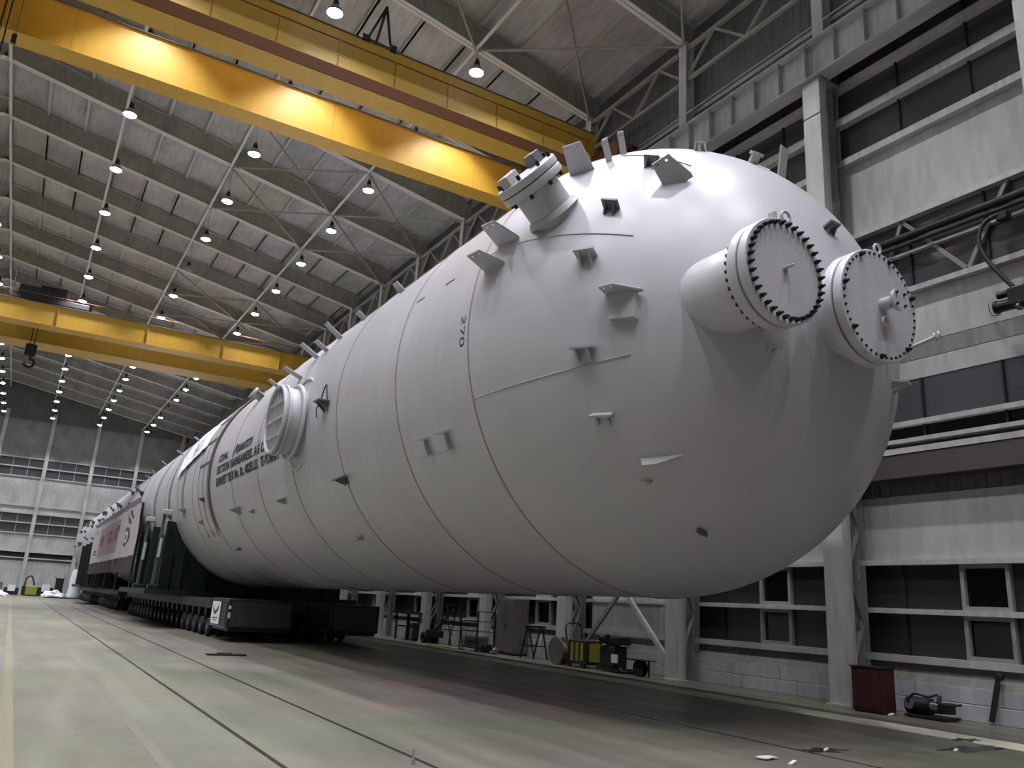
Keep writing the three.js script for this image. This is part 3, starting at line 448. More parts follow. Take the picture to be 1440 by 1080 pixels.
  { // reads downwards: the top of the figures points away from the head
    const g = shellPatch(V.r + 0.006, -12.28, -12.52, 176.2, 184.2, 16, 1, true), uv = g.attributes.uv; for (let i = 0; i < uv.count; i++) { const u = uv.getX(i), v = uv.getY(i); uv.setXY(i, 1 - v, 1 - u); }
    VP('lettering', g, inkMat(deg), t, true);
  }
}
// ---- plastic sheet draped over the shell
{
  const wob = (a, z) => 0.05 + 0.025 * Math.sin(a * 17 + z * 9) * Math.sin(z * 13) + 0.03 * a;
  const g = shellPatch(V.r + 0.03, -36.6, -42.6, 138, 173, 28, 28, true, wob);
  const p = g.attributes.position; const keep = [], nn = [], uu = []; const uv = g.attributes.uv, no = g.attributes.normal;
  for (let i = 0; i < p.count; i += 3) { const fz = (uv.getX(i) + uv.getX(i + 1) + uv.getX(i + 2)) / 3, fa = 1 - (uv.getY(i) + uv.getY(i + 1) + uv.getY(i + 2)) / 3; if (fa > 0.72 + 0.28 * fz && fz < 0.97) continue; for (let k = 0; k < 3; k++) { keep.push(p.getX(i + k), p.getY(i + k), p.getZ(i + k)); nn.push(no.getX(i + k), no.getY(i + k), no.getZ(i + k)); uu.push(uv.getX(i + k), uv.getY(i + k)); } }
  const q = new THREE.BufferGeometry(); q.setAttribute('position', new THREE.Float32BufferAttribute(keep, 3)); q.setAttribute('normal', new THREE.Float32BufferAttribute(nn, 3)); q.setAttribute('uv', new THREE.Float32BufferAttribute(uu, 2));
  const cv = document.createElement('canvas'); cv.width = 256; cv.height = 256; const c = cv.getContext('2d'); c.fillStyle = '#eceef1'; c.fillRect(0, 0, 256, 256); c.fillStyle = '#c9cce6'; c.fillRect(90, 70, 70, 130); c.strokeStyle = '#4a5073'; c.lineWidth = 5; for (let k = 0; k < 9; k++) { c.beginPath(); c.moveTo(95 + (k * 37) % 50, 80 + k * 13); c.lineTo(125 + (k * 23) % 35, 74 + k * 13); c.lineTo(115 + (k * 29) % 45, 92 + k * 12); c.stroke(); }
  const tx = new THREE.CanvasTexture(cv); tx.colorSpace = THREE.SRGBColorSpace;
  const m = part('plastic_sheet', q, new THREE.MeshStandardMaterial({ map: tx, roughness: 0.5, side: THREE.DoubleSide }), scene, null, true); tag(m, 'white plastic sheet with blue scribbles draped over the vessel shoulder', 'plastic sheet');
}
// ================================================================= TRANSPORTERS, SADDLES, STRAPS, BANNER
function trailer(name, label, x0, x1, zFront, zEnd, outer, pack) {
  const t = thing(name, label, 'transporter', [(x0 + x1) / 2, 0, zFront], 'multi-axle transporters under the vessel'), off = V3((x0 + x1) / 2, 0, zFront), P = (n, g, m, p = t) => part(n, g, m, p, off);
  const zd = pack ? zFront - 3.1 : zFront;
  P('deck', [rbox(x0, x1, 1.12, 1.5, zEnd, zd, 0.03), box(x0 + 0.7, x1 - 0.7, 0.85, 1.12, zEnd, zd), box(x0 - 0.02, x0 + 0.06, 1.3, 1.42, zEnd, zd)], M.trailer);
  if (pack) {
    const pk = P('power_pack', [rbox(x0, x1, 0.48, 1.56, zFront - 2.9, zFront, 0.05), box(x0 + 0.1, x1 - 0.1, 0.38, 0.48, zFront - 2.8, zFront - 0.1), box(x0 + 0.5, x1 - 0.5, 0.9, 1.3, zFront - 3.2, zFront - 2.8)], M.navy);
    P('front_panel', rbox(x0 + 0.12, x1 - 0.12, 0.56, 1.46, zFront, zFront + 0.03, 0.02), std(0x3a3e42, 0.5), pk); P('side_panel', rbox(x0 - 0.02, x0, 0.56, 1.46, zFront - 1.0, zFront - 0.15, 0.005), M.navy, pk); P('foot_plate', box(x0 - 0.05, x0 + 0.5, 0.5, 0.54, zFront - 2.9, zFront - 0.05), M.darkLug, pk);
    if (outer) {
      const cv = document.createElement('canvas'); cv.width = 128; cv.height = 128; const c = cv.getContext('2d'); c.fillStyle = '#d9dadb'; c.fillRect(0, 0, 128, 128); c.fillStyle = '#1d1e22'; c.beginPath(); c.moveTo(20, 20); c.lineTo(52, 60); c.lineTo(108, 14); c.lineTo(100, 52); c.lineTo(58, 78); c.lineTo(28, 62); c.fill(); c.fillRect(22, 92, 84, 6); c.fillRect(30, 106, 60, 5);
      const tx = new THREE.CanvasTexture(cv); tx.colorSpace = THREE.SRGBColorSpace; const g = new THREE.PlaneGeometry(1.5, 0.82); g.rotateY(-Math.PI / 2); g.translate(x0 - 0.035, 1.0, zFront - 1.95); g.translate(-off.x, -off.y, -off.z);
      const s = new THREE.Mesh(new THREE.BoxGeometry(0.012, 0.84, 1.52), M.white); s.position.set(x0 - 0.028 - off.x, 1.0, -1.95); s.name = 'sign_plate'; s.castShadow = true; pk.add(s); const f = new THREE.Mesh(g, new THREE.MeshStandardMaterial({ map: tx, roughness: 0.5 })); f.name = 'sign_print'; pk.add(f);
      P('lamp_unit', [rbox(x0 + 0.02, x0 + 0.1, 1.18, 1.3, zFront + 0.0, zFront + 0.06, 0.01), rbox(x0 + 0.02, x0 + 0.1, 0.85, 1.05, zFront, zFront + 0.05, 0.01)], M.white, pk);
    }
  }
  const tyre = metres(lathe([[0.12, -0.13], [0.3, -0.13], [0.37, -0.09], [0.385, 0], [0.37, 0.09], [0.3, 0.13], [0.12, 0.13]], 24).rotateZ(Math.PI / 2)), hub = metres(lathe([[0, -0.1], [0.1, -0.12], [0.19, -0.1], [0.2, 0], [0, 0]], 20).rotateZ(Math.PI / 2).rotateY(Math.PI)), arm = metres(mergeGeometries([rbox(-0.1, 0.1, -0.02, 0.5, -0.35, -0.1, 0.03).toNonIndexed(), rbox(-0.16, 0.16, 0.4, 0.78, -0.42, 0.0, 0.04).toNonIndexed(), rod(V3(0, 0, -0.3), V3(0, 0, 0.3), 0.06, 8).toNonIndexed()]));
  const step = 1.45, n = Math.floor((zd - zEnd - 0.5) / step);
  for (let k = 0; k < n; k++) for (const [x, s] of [[x0 + 0.2, -1], [x0 + 0.62, 1], [x1 - 0.62, -1], [x1 - 0.2, 1]]) {
    if (!outer && s * (x - (x0 + x1) / 2) < 0 && k > 3) continue;
    const w = new THREE.Mesh(tyre, M.rubber); w.name = 'wheel'; w.castShadow = w.receiveShadow = true; w.position.set(x - off.x, 0.385, zd - 0.7 - k * step - zFront); t.add(w);
    const h = new THREE.Mesh(hub, M.hub); h.name = 'hub'; w.add(h); if (s > 0) h.rotation.y = Math.PI;
    if (x < (x0 + x1) / 2 && s < 0) { const a = new THREE.Mesh(arm, M.trailer); a.name = 'axle_arm'; a.castShadow = true; a.position.set(x + 0.22 - off.x, 0.385, w.position.z); t.add(a); }
  }
  return t;
}
trailer('transporter', 'dark multi-axle transporter with white sign on its power pack, under the vessel front left', 7.12, 9.6, -32.34, -64, true, true);
trailer('transporter', 'dark multi-axle transporter with plain square power pack, nearest the wall columns', 11.08, 13.15, -32.34, -64, false, true);
trailer('transporter', 'dark multi-axle transporter under the far part of the vessel, behind the banner', 7.12, 9.6, -70, -112, true, false);
trailer('transporter', 'dark multi-axle transporter beneath the far vessel end, on its wall side', 11.08, 13.5, -70, -112, false, false);
function saddle(z0, z1, label, yTop, halfW, m) {
  const t = thing('saddle', label, 'saddle', [V.x, 1.5, z0]), off = V3(V.x, 1.5, z0), s = new THREE.Shape(), R = V.r + 0.03, a0 = Math.asin((yTop - V.y) / R);
  s.moveTo(-halfW, 1.5); s.lineTo(halfW, 1.5); s.lineTo(halfW, yTop); s.lineTo(R * Math.cos(a0), yTop); s.absarc(0, V.y, R, a0, -Math.PI - a0, true); s.lineTo(-halfW, yTop);
  const face = d => { const g = new THREE.ExtrudeGeometry(s, { depth: d, bevelEnabled: false, curveSegments: 48 }); return g; };
  for (const zz of [z0 - 0.12, (z0 + z1) / 2, z1]) { const g = face(0.12); g.translate(V.x, 0, zz); part('web_plate', g, m, t, off); }
  part('base_beam', [box(V.x - V.r - 0.75, V.x + V.r + 0.75, 1.5, 1.75, z1, z0 + 0.85), box(V.x - halfW + 0.5, V.x - halfW + 0.56, 1.75, yTop - 1.6, z1, z0), box(V.x + halfW - 0.56, V.x + halfW - 0.5, 1.75, yTop - 1.6, z1, z0)], m, t, off);
  for (const x of [-3.6, -2.4, 2.4, 3.6]) part('stiffener', box(V.x + x - 0.04, V.x + x + 0.04, 1.75, V.y - Math.sqrt(R * R - x * x) - 0.12, z0, z0 + 0.22), m, t, off);
  return t;
}
saddle(-42.8, -52.5, 'dark green steel saddle that cradles the vessel, nearest its domed end', 4.95, V.r + 0.12, M.greenDark);
saddle(-86, -96, 'dark steel saddle under the far vessel end, beyond the banner', 5.6, V.r + 0.45, M.black);
for (const [z, l] of [[-42.3, 'grey green lashing post beside the near edge of the dark green saddle'], [-47.8, 'grey green lashing post standing at the near edge of the white banner']])
  { const x = V.x - V.r - 0.42, t = thing('lashing_post', l, 'lashing post', [x, 1.75, z]), off = V3(x, 1.75, z); part('post', [bar(V3(x, 1.75, z), V3(x + 0.05, 5.35, z), 0.13, 0.13, V3(0, 0, 1))], M.strap, t, off); part('anchor_block', [rbox(x - 0.2, x + 0.25, 1.75, 1.95, z - 0.25, z + 0.25, 0.03)], M.black, t, off); part('clevis', [rbox(x - 0.1, x + 0.35, 5.2, 5.45, z - 0.22, z + 0.22, 0.04)], M.lug, t, off); part('turnbuckle', rod(V3(x + 0.06, 3.2, z + 0.1), V3(x + 0.08, 4.1, z + 0.1), 0.07, 8), M.lug, t, off); }
{
  const x = V.x - V.r - 0.5, z0 = -51.2, z1 = -81.5, t = thing('banner', 'white cloth banner with faded red print hung along the vessel side', 'banner', [x, 2.4, z0]), off = V3(x, 2.4, z0);
  const cv = document.createElement('canvas'); cv.width = 1024; cv.height = 256; const c = cv.getContext('2d');
  c.fillStyle = '#a39da0'; c.fillRect(0, 0, 1024, 256); c.fillStyle = '#8a7b7f'; c.fillRect(230, 30, 480, 190); c.fillStyle = '#6b454c'; 
  let q = 7; const rq = () => (q = (q * 16807) % 2147483647) / 2147483647;
  for (let k = 0; k < 6; k++) { const x0 = 250 + k * 72; for (let j = 0; j < 9; j++) { rq() < 0.5 ? c.fillRect(x0 + rq() * 26, 72 + rq() * 84, 26 + rq() * 22, 9) : c.fillRect(x0 + rq() * 46, 72 + rq() * 40, 9, 30 + rq() * 46); } }
  c.fillStyle = '#4d4648'; c.beginPath(); c.ellipse(860, 150, 42, 52, 0, 0, 7); c.fill(); c.fillStyle = '#b9b2b4'; c.beginPath(); c.ellipse(860, 150, 26, 33, 0, 0, 7); c.fill(); c.fillStyle = '#4d4648'; c.beginPath(); c.ellipse(860, 150, 13, 17, 0, 0, 7); c.fill();
  c.fillStyle = '#3c3a3e'; c.beginPath(); c.moveTo(820, 20); c.lineTo(845, 20); c.lineTo(905, 86); c.lineTo(880, 86); c.fill(); c.beginPath(); c.moveTo(860, 14); c.lineTo(885, 14); c.lineTo(925, 60); c.lineTo(900, 60); c.fill();
  for (const [a, b, w2, h2] of [[70, 40, 12, 120], [70, 40, 60, 10], [95, 170, 50, 12], [95, 190, 50, 12], [640, 60, 30, 30], [690, 62, 14, 60]]) c.fillRect(a, b, w2, h2);
  const tx = new THREE.CanvasTexture(cv); tx.colorSpace = THREE.SRGBColorSpace;
  const g = new THREE.PlaneGeometry(z0 - z1, 3.0, 60, 8), p = g.attributes.position; g.rotateY(-Math.PI / 2); for (let i = 0; i < p.count; i++) p.setX(i, 0.06 * Math.sin(p.getZ(i) * 1.7) * (1 - p.getY(i) / 4) + 0.03 * Math.sin(p.getZ(i) * 5.1 + p.getY(i) * 2)); g.computeVertexNormals(); g.translate(x, 5.0, (z0 + z1) / 2);
  part('printed_cloth', g, new THREE.MeshStandardMaterial({ map: tx, roughness: 0.75, side: THREE.DoubleSide }), t, off, true);
  const h = new THREE.PlaneGeometry(z0 - z1, 0.85, 60, 3), ph = h.attributes.position; h.rotateY(-Math.PI / 2); for (let i = 0; i < ph.count; i++) ph.setX(i, 0.07 * Math.sin(ph.getZ(i) * 2.1) + 0.02 * Math.sin(ph.getZ(i) * 6)); h.computeVertexNormals(); h.translate(x, 3.06, (z0 + z1) / 2);
  part('lower_hem', h, std(0x352b2e, 0.8, 0, { side: THREE.DoubleSide }), t, off, true);
  part('rail_and_shade_strip', [rod(V3(x + 0.08, 6.5, z0), V3(x + 0.08, 6.5, z1), 0.05, 8), box(x + 0.1, x + 0.3, 6.4, 7.0, z1, z0 - 3)], M.darkLug, t, off);  // rod, with a dark strip painted as the shade and clips above the cloth
  for (let k = 0; k < 5; k++) { const z = z0 - 0.2 - k * 7.5; part('support_post', rod(V3(x + 0.12, 1.5, z), V3(x + 0.12, 6.5, z), 0.06, 8), M.black, t, off); }
}
// ================================================================= CRANES
function endRail(t, off, z0, z1) { part('end_carriage', [rbox(16.75, 17.75, 18.62, 19.35, z1 - 1.0, z0 + 1.0, 0.04), box(17.1, 17.6, 18.5, 18.65, z1 - 0.8, z0 + 0.8)], M.brown, t, off); for (const z of [z0 + 0.4, z1 - 0.4]) { const w = cyl(0.3, 0.3, 0.14, 24); w.rotateZ(Math.PI / 2); w.translate(17.42, 18.84, z); part('travel_wheel', w, M.steel, t, off); } part('buffer', [rod(V3(17.3, 18.95, z0 + 1.0), V3(17.3, 18.95, z0 + 1.35), 0.09, 12)], M.black, t, off); }
const XL = -27.6;
{
  const off = V3(-5, 18.5, -25.5), t = thing('overhead_crane', 'yellow double girder overhead crane nearest the vessel dome, with a walkway', 'overhead crane', [off.x, off.y, off.z]), P = (n, g, m, p = t) => part(n, g, m, p, off);
  const g1 = P('main_girder', [box(XL, 16.9, 18.54, 20.1, -27.33, -27.3), box(XL, 16.9, 18.54, 20.1, -28.06, -28.03), box(XL, 16.9, 18.5, 18.54, -28.1, -27.26)], M.yellow);
  P('top_plate', box(XL, 16.9, 20.1, 20.14, -28.12, -27.22), M.dusty, g1); P('trolley_rail', box(XL, 16.5, 20.14, 20.26, -27.72, -27.64), M.rail, g1); for (const x of [-1.55, 7.3, 13.4]) P('web_joint', box(x - 0.008, x + 0.008, 18.54, 20.1, -27.3, -27.296), M.orange, g1);
  const g2 = P('main_girder', [box(XL, 16.9, 18.54, 20.4, -23.62, -23.59), box(XL, 16.9, 18.54, 20.4, -24.44, -24.41), box(XL, 16.9, 18.5, 18.54, -24.5, -23.56)], M.yellow);
  P('top_plate', box(XL, 16.9, 20.4, 20.44, -24.5, -23.55), M.dusty, g2); P('trolley_rail', box(XL, 16.5, 20.44, 20.56, -24.06, -23.98), M.rail, g2);
  const w = P('walkway', [box(XL, 16.2, 18.52, 18.56, -23.56, -22.9)], M.brown); P('kick_plate', [box(XL, 16.2, 18.5, 18.92, -22.9, -22.88), box(XL, 16.2, 18.9, 18.93, -22.96, -22.86)], M.kickLit, w);
  P('handrail', [rod(V3(XL, 19.5, -22.92), V3(16.2, 19.5, -22.92), 0.026, 8)], M.brown, w); for (let k = 0; k < 22; k++) { const x = -26 + k * 2.0; P('rail_post', box(x - 0.022, x + 0.022, 18.5, 19.5, -22.94, -22.87), M.orange, w); }
  endRail(t, off, -22.9, -28.0);
  // trolley with hoist, outside the picture to the left, and its ropes
  const tr = P('trolley', [rbox(-8.6, -2.4, 20.3, 21.1, -28.2, -23.6, 0.04), rbox(-8, -5.6, 21.1, 22.0, -26.9, -24.6, 0.08)], M.brown); P('rope_drum', rod(V3(-5.2, 21.5, -25.5), V3(-2.6, 21.5, -25.5), 0.42, 24), M.black, tr);
  for (const [x, y] of [[-3.12, 11], [-3.28, 11]]) P('hoist_rope', rod(V3(x, y, -25.5), V3(x, 21.2, -25.5), 0.03, 8), M.black, tr); P('pendant_cable', [rod(V3(-2.86, 17.2, -25.4), V3(-2.86, 21, -25.4), 0.014, 6), rbox(-2.93, -2.79, 16.95, 17.25, -25.46, -25.34, 0.02)], M.black, tr);
  P('hook_block', [rbox(-3.6, -2.8, 10.0, 11.1, -25.75, -25.25, 0.08)], M.black, tr);
  // mast frame on the girder top
  const A = V3(7.78, 22.35, -23.9); P('mast_frame', [bar(A, V3(7.1, 20.5, -23.65), 0.07, 0.07), bar(A, V3(7.55, 20.5, -24.2), 0.07, 0.07), bar(A, V3(8.05, 20.5, -23.75), 0.09, 0.09), bar(V3(6.95, 20.5, -23.6), V3(8.1, 20.55, -23.75), 0.08, 0.1), rbox(6.9, 7.2, 20.38, 20.62, -23.75, -23.5, 0.03), rbox(7.95, 8.2, 20.35, 20.65, -23.85, -23.55, 0.03)], M.black);
  P('cable_box', [rbox(11.2, 11.9, 20.14, 20.45, -28.0, -27.5, 0.03), rbox(12.2, 12.5, 20.14, 20.35, -27.9, -27.6, 0.02)], M.darkLug, g1);
}
{
  const off = V3(-5, 18.5, -63), t = thing('overhead_crane', 'yellow double girder overhead crane farther down the hall, with hanging hook', 'overhead crane', [off.x, off.y, off.z]), P = (n, g, m, p = t) => part(n, g, m, p, off);
  const g1 = P('main_girder', [box(XL, 16.9, 18.54, 19.95, -61.2, -61.16), box(XL, 16.9, 18.54, 19.95, -62.4, -62.36), box(XL, 16.9, 18.5, 18.54, -62.5, -61.1)], M.yellow);
  for (const x of [-0.6, 5.1, 10.4, 14.6]) P('stiffener', box(x - 0.03, x + 0.03, 18.56, 19.95, -61.16, -61.1), M.orange, g1);
  const g2 = P('main_girder', [box(XL, 16.9, 18.34, 20.3, -65.6, -65.56), box(XL, 16.9, 18.34, 20.3, -67.6, -67.56), box(XL, 16.9, 18.3, 18.34, -67.75, -65.45)], M.yellow);
  P('top_plate', box(XL, 16.9, 19.95, 19.99, -62.5, -61.06), M.dusty, g1); P('top_plate', box(XL, 16.9, 20.3, 20.34, -67.75, -65.45), M.dusty, g2); P('handrail', [rod(V3(XL, 20.55, -61.1), V3(16.2, 20.55, -61.1), 0.025, 6)], M.brown, g1);
  endRail(t, off, -61, -67);
  const tr = P('trolley', [rbox(-3.6, 1.2, 20.2, 20.6, -66.8, -61.6, 0.05), rbox(-3.2, -1.0, 20.6, 21.3, -63.6, -62, 0.06), rbox(-2.0, -0.3, 20.6, 21.9, -64.8, -63.2, 0.1)], M.black); P('motor', [rod(V3(0.1, 20.9, -63.2), V3(1.4, 20.9, -63.2), 0.28, 20)], M.navy, tr); P('trolley_rail_post', [rod(V3(-3.5, 20.6, -61.7), V3(-3.5, 22.3, -61.7), 0.05, 8), rod(V3(-3.5, 22.0, -61.7), V3(0.5, 21.3, -61.7), 0.04, 8)], M.darkLug, tr);
  for (const dx of [-0.12, 0.12]) P('hoist_rope', rod(V3(-1.8 + dx, 17.7, -64.4), V3(-1.8 + dx, 20.4, -64.4), 0.035, 6), M.black, tr);
  const hb = P('hook_block', [rbox(-2.15, -1.45, 16.95, 17.8, -64.65, -64.15, 0.08)], M.black, t); P('hook', [(() => { const g = new THREE.TorusGeometry(0.3, 0.09, 10, 24, Math.PI * 1.45); g.rotateZ(-Math.PI * 0.95); g.translate(-1.75, 16.45, -64.4); return g; })(), rod(V3(-1.75, 16.7, -64.4), V3(-1.75, 17.0, -64.4), 0.08, 10)], M.black, hb);
}
// ================================================================= THINGS ALONG THE RIGHT WALL
{
  const t = thing('floor_cabinet', 'dark red steel cabinet standing at the foot of the nearest laced column', 'cabinet', [16.98, 0, -12.35]); const o = V3(16.98, 0, -12.35), P = (n, g, m, p = t) => part(n, g, m, p, o);
  P('body', rbox(16.75, 17.22, 0.03, 0.95, -12.75, -11.98, 0.02), M.red); P('door', [rbox(16.73, 16.752, 0.1, 0.9, -12.7, -12.03, 0.008)], M.red); P('lid', rbox(16.72, 17.24, 0.95, 0.98, -12.78, -11.95, 0.01), M.black); P('plinth', box(16.78, 17.2, 0, 0.03, -12.72, -12.0), M.black);
}
{
  const o = V3(17.45, 0, -11.3), t = thing('portable_pump', 'small black motor pump on the floor in front of the white plinth', 'pump', [o.x, 0, o.z]), P = (n, g, m, p = t) => part(n, g, m, p, o);
  P('skid', [box(17.15, 17.75, 0.02, 0.07, -11.75, -10.85), box(17.2, 17.26, 0, 0.03, -11.7, -10.9), box(17.66, 17.72, 0, 0.03, -11.7, -10.9)], M.black);
  P('motor', [rod(V3(17.45, 0.24, -11.75), V3(17.45, 0.24, -11.3), 0.17, 24), rod(V3(17.45, 0.24, -11.82), V3(17.45, 0.24, -11.74), 0.19, 24)], M.black); P('pump_head', [rod(V3(17.45, 0.24, -11.3), V3(17.45, 0.24, -11.1), 0.12, 20), rod(V3(17.45, 0.24, -11.15), V3(17.45, 0.5, -11.1), 0.05, 12)], M.steel); P('fan_cover', rod(V3(17.3, 0.26, -11.7), V3(17.24, 0.26, -11.7), 0.1, 18), M.hub);
  P('frame_bar', [tube([[17.2, 0.3, -11.7], [17.2, 0.48, -11.55], [17.22, 0.46, -11.2], [17.3, 0.52, -11.05]], 0.025), tube([[17.3, 0.35, -11.1], [17.35, 0.33, -10.8], [17.4, 0.36, -10.6]], 0.022)], M.black); P('control_box', rbox(17.32, 17.6, 0.14, 0.36, -11.05, -10.85, 0.02), M.black);
}
{ const t = single('leaning_post', [along(rbox(-0.07, 0.07, -0.05, 0.05, -0.48, 0.48, 0.02), V3(18.02, 0.05, -10.36), V3(18.1, 1.0, -10.16)), along(rbox(-0.09, 0.09, -0.07, 0.07, -0.06, 0.06, 0.02), V3(18.1, 0.92, -10.17), V3(18.105, 1.02, -10.14))], M.black, 'dark timber post leaning on the white plinth at the picture edge', 'post'); }
{
  const o = V3(17.7, 8.9, -8.6), t = thing('wall_floodlight', 'black boxy floodlight on the wall with a looped cable', 'floodlight', [o.x, o.y, o.z]), P = (n, g, m, p = t) => part(n, g, m, p, o);
  P('housing', rbox(17.5, 17.95, 8.72, 9.16, -8.85, -7.7, 0.05), M.blackGloss); P('lens_tube', [rod(V3(17.65, 8.82, -9.15), V3(17.65, 8.82, -8.8), 0.13, 20), rod(V3(17.6, 9.06, -9.08), V3(17.6, 9.06, -8.8), 0.08, 16), rod(V3(17.65, 8.82, -9.18), V3(17.65, 8.82, -9.12), 0.15, 20)], M.blackGloss); P('clamp', rbox(17.45, 17.99, 8.66, 8.72, -8.65, -8.58, 0.01), M.steel); P('bracket', [box(17.9, 18.4, 8.85, 8.95, -8.4, -8.3)], M.black);
  P('cable', tube([[17.75, 9.15, -8.75], [17.72, 9.55, -9.0], [17.7, 10.1, -9.3], [17.72, 10.6, -9.42], [17.8, 11.0, -9.3], [17.95, 11.15, -9.05], [18.1, 11.1, -8.95]], 0.05, 48, 10), M.black); P('cable_end', [rbox(17.9, 18.15, 11.0, 11.2, -9.1, -8.85, 0.03)], M.black); P('thin_wire', tube([[17.7, 9.0, -9.35], [17.7, 8.7, -9.3], [17.7, 8.65, -9.1]], 0.008, 16, 6), M.black);
}
function gasRack(x, z) {
  const o = V3(x, 0, z), t = thing('welding_set', 'welding machine with yellow and black striped side, under the vessel by the wall', 'welding machine', [x, 0, z]), P = (n, g, m, p = t) => part(n, g, m, p, o);
  P('case', rbox(x - 0.3, x + 0.35, 0.12, 0.88, z - 0.55, z + 0.55, 0.04), M.black); for (let k = 0; k < 3; k++) P('yellow_stripe', rbox(x - 0.32, x - 0.29, 0.2, 0.8, z - 0.36 + k * 0.28, z - 0.2 + k * 0.28, 0.01), M.machineYellow); P('yellow_front', rbox(x - 0.2, x + 0.25, 0.2, 0.8, z + 0.55, z + 0.57, 0.008), M.machineYellow); P('handle', tube([[x - 0.3, 0.8, z - 0.6], [x - 0.3, 1.35, z - 0.66], [x + 0.3, 1.35, z - 0.66], [x + 0.3, 0.8, z - 0.6]], 0.025), M.black); for (const dz of [-0.4, 0.4]) P('wheel', [rod(V3(x - 0.36, 0.12, z + dz), V3(x - 0.28, 0.12, z + dz), 0.12, 18)], M.rubber);
}
gasRack(17.15, -23.6);
{
  const o = V3(17.2, 0, -22.0), t = thing('generator', 'dark engine generator beside the striped welding machine', 'generator', [o.x, 0, o.z]), P = (n, g, m, p = t) => part(n, g, m, p, o);
  P('base_frame', [box(16.9, 17.6, 0.04, 0.12, -22.6, -21.4)], M.black); P('engine_block', [rbox(16.95, 17.5, 0.12, 0.8, -22.5, -21.7, 0.06), rbox(17.05, 17.4, 0.8, 1.05, -22.3, -21.9, 0.05)], M.navy); P('air_filter', rod(V3(17.0, 1.0, -22.4), V3(17.0, 1.0, -22.1), 0.15, 18), M.black); P('fuel_tank', rbox(16.95, 17.5, 0.85, 1.1, -21.85, -21.5, 0.05), M.black); P('white_panel', rbox(16.9, 16.95, 0.3, 0.55, -21.8, -21.5, 0.01), M.white); P('hose', tube([[17.0, 0.15, -21.4], [16.8, 0.08, -21.1], [17.1, 0.07, -20.8], [17.3, 0.1, -20.6], [17.0, 0.06, -20.7]], 0.045, 40, 8), M.rubber);
}
{ const o = V3(17.0, 0, -20.4), t = thing('hand_trolley', 'low trolley with one dark wheel before the white door panels', 'trolley', [o.x, 0, o.z]); part('wheel', [rod(V3(16.85, 0.24, -20.4), V3(17.05, 0.24, -20.4), 0.24, 28)], M.rubber, t, o); part('platform', [box(16.8, 17.15, 0.47, 0.5, -20.9, -19.9), rod(V3(16.95, 0.24, -20.4), V3(16.95, 0.48, -20.4), 0.03)], M.black, t, o); part('jack_leg', rod(V3(16.95, 0.02, -20.0), V3(16.95, 0.48, -20.0), 0.03), M.black, t, o); }
{ const o = V3(16.80, 0, -24.7), t = thing('cable_reel', 'grey round cable reel standing on edge beside a column foot', 'cable reel', [o.x, 0, o.z]); const d = rod(V3(16.70, 0.46, -24.7), V3(16.76, 0.46, -24.7), 0.46, 32), e = rod(V3(17.04, 0.46, -24.7), V3(17.10, 0.46, -24.7), 0.46, 32); part('disc', d, M.greyCab, t, o); part('disc', e, M.greyCab, t, o); part('drum', rod(V3(16.76, 0.46, -24.7), V3(17.04, 0.46, -24.7), 0.28, 24), M.wood, t, o); }
function trestle(x, z, h, label, n = 1) {
  const o = V3(x, 0, z), t = thing('steel_trestle', label, 'trestle', [x, 0, z]);
  for (const dx of [-0.3, 0.3]) for (const s of [-1, 1]) part('leg', bar(V3(x + dx, 0, z + s * h * 0.42), V3(x + dx, h, z + s * 0.06), 0.05, 0.05), M.black, t, o);
  part('top_beam', box(x - 0.45, x + 0.45, h - 0.03, h + 0.05, z - 0.08, z + 0.08), M.black, t, o); for (const s of [-1, 1]) part('cross_bar', bar(V3(x - 0.3, h * 0.4, z + s * h * 0.26), V3(x + 0.3, h * 0.4, z + s * h * 0.26), 0.035, 0.035), M.black, t, o); part('cross_bar', bar(V3(x - 0.3, h * 0.4, z - h * 0.26), V3(x - 0.3, h * 0.4, z + h * 0.26), 0.035, 0.035), M.black, t, o);
}
trestle(17.55, -27.4, 1.15, 'black A-shaped steel trestle between the grey cabinet and the cable reel'); trestle(17.55, -34.5, 1.75, 'tall black A-shaped steel trestle near the wire cage'); 
{ const o = V3(17.75, 0, -29.4), t = thing('tool_cabinet', 'tall brown grey steel cabinet against the wall, left of the black trestle', 'cabinet', [o.x, 0, o.z]); part('body', rbox(17.4, 18.1, 0.06, 2.15, -30.0, -28.75, 0.02), M.greyCab, t, o); for (const s of [0, 1]) { const d = part('door', rbox(17.38, 17.4, 0.12, 2.1, -29.98 + s * 0.61, -29.38 + s * 0.61, 0.006), M.greyCab, t, o); part('handle', box(17.36, 17.38, 1.0, 1.16, -29.45 + s * 0.1, -29.42 + s * 0.1), M.steel, d, o); } part('plinth', box(17.45, 18.05, 0, 0.06, -29.95, -28.8), M.black, t, o); }
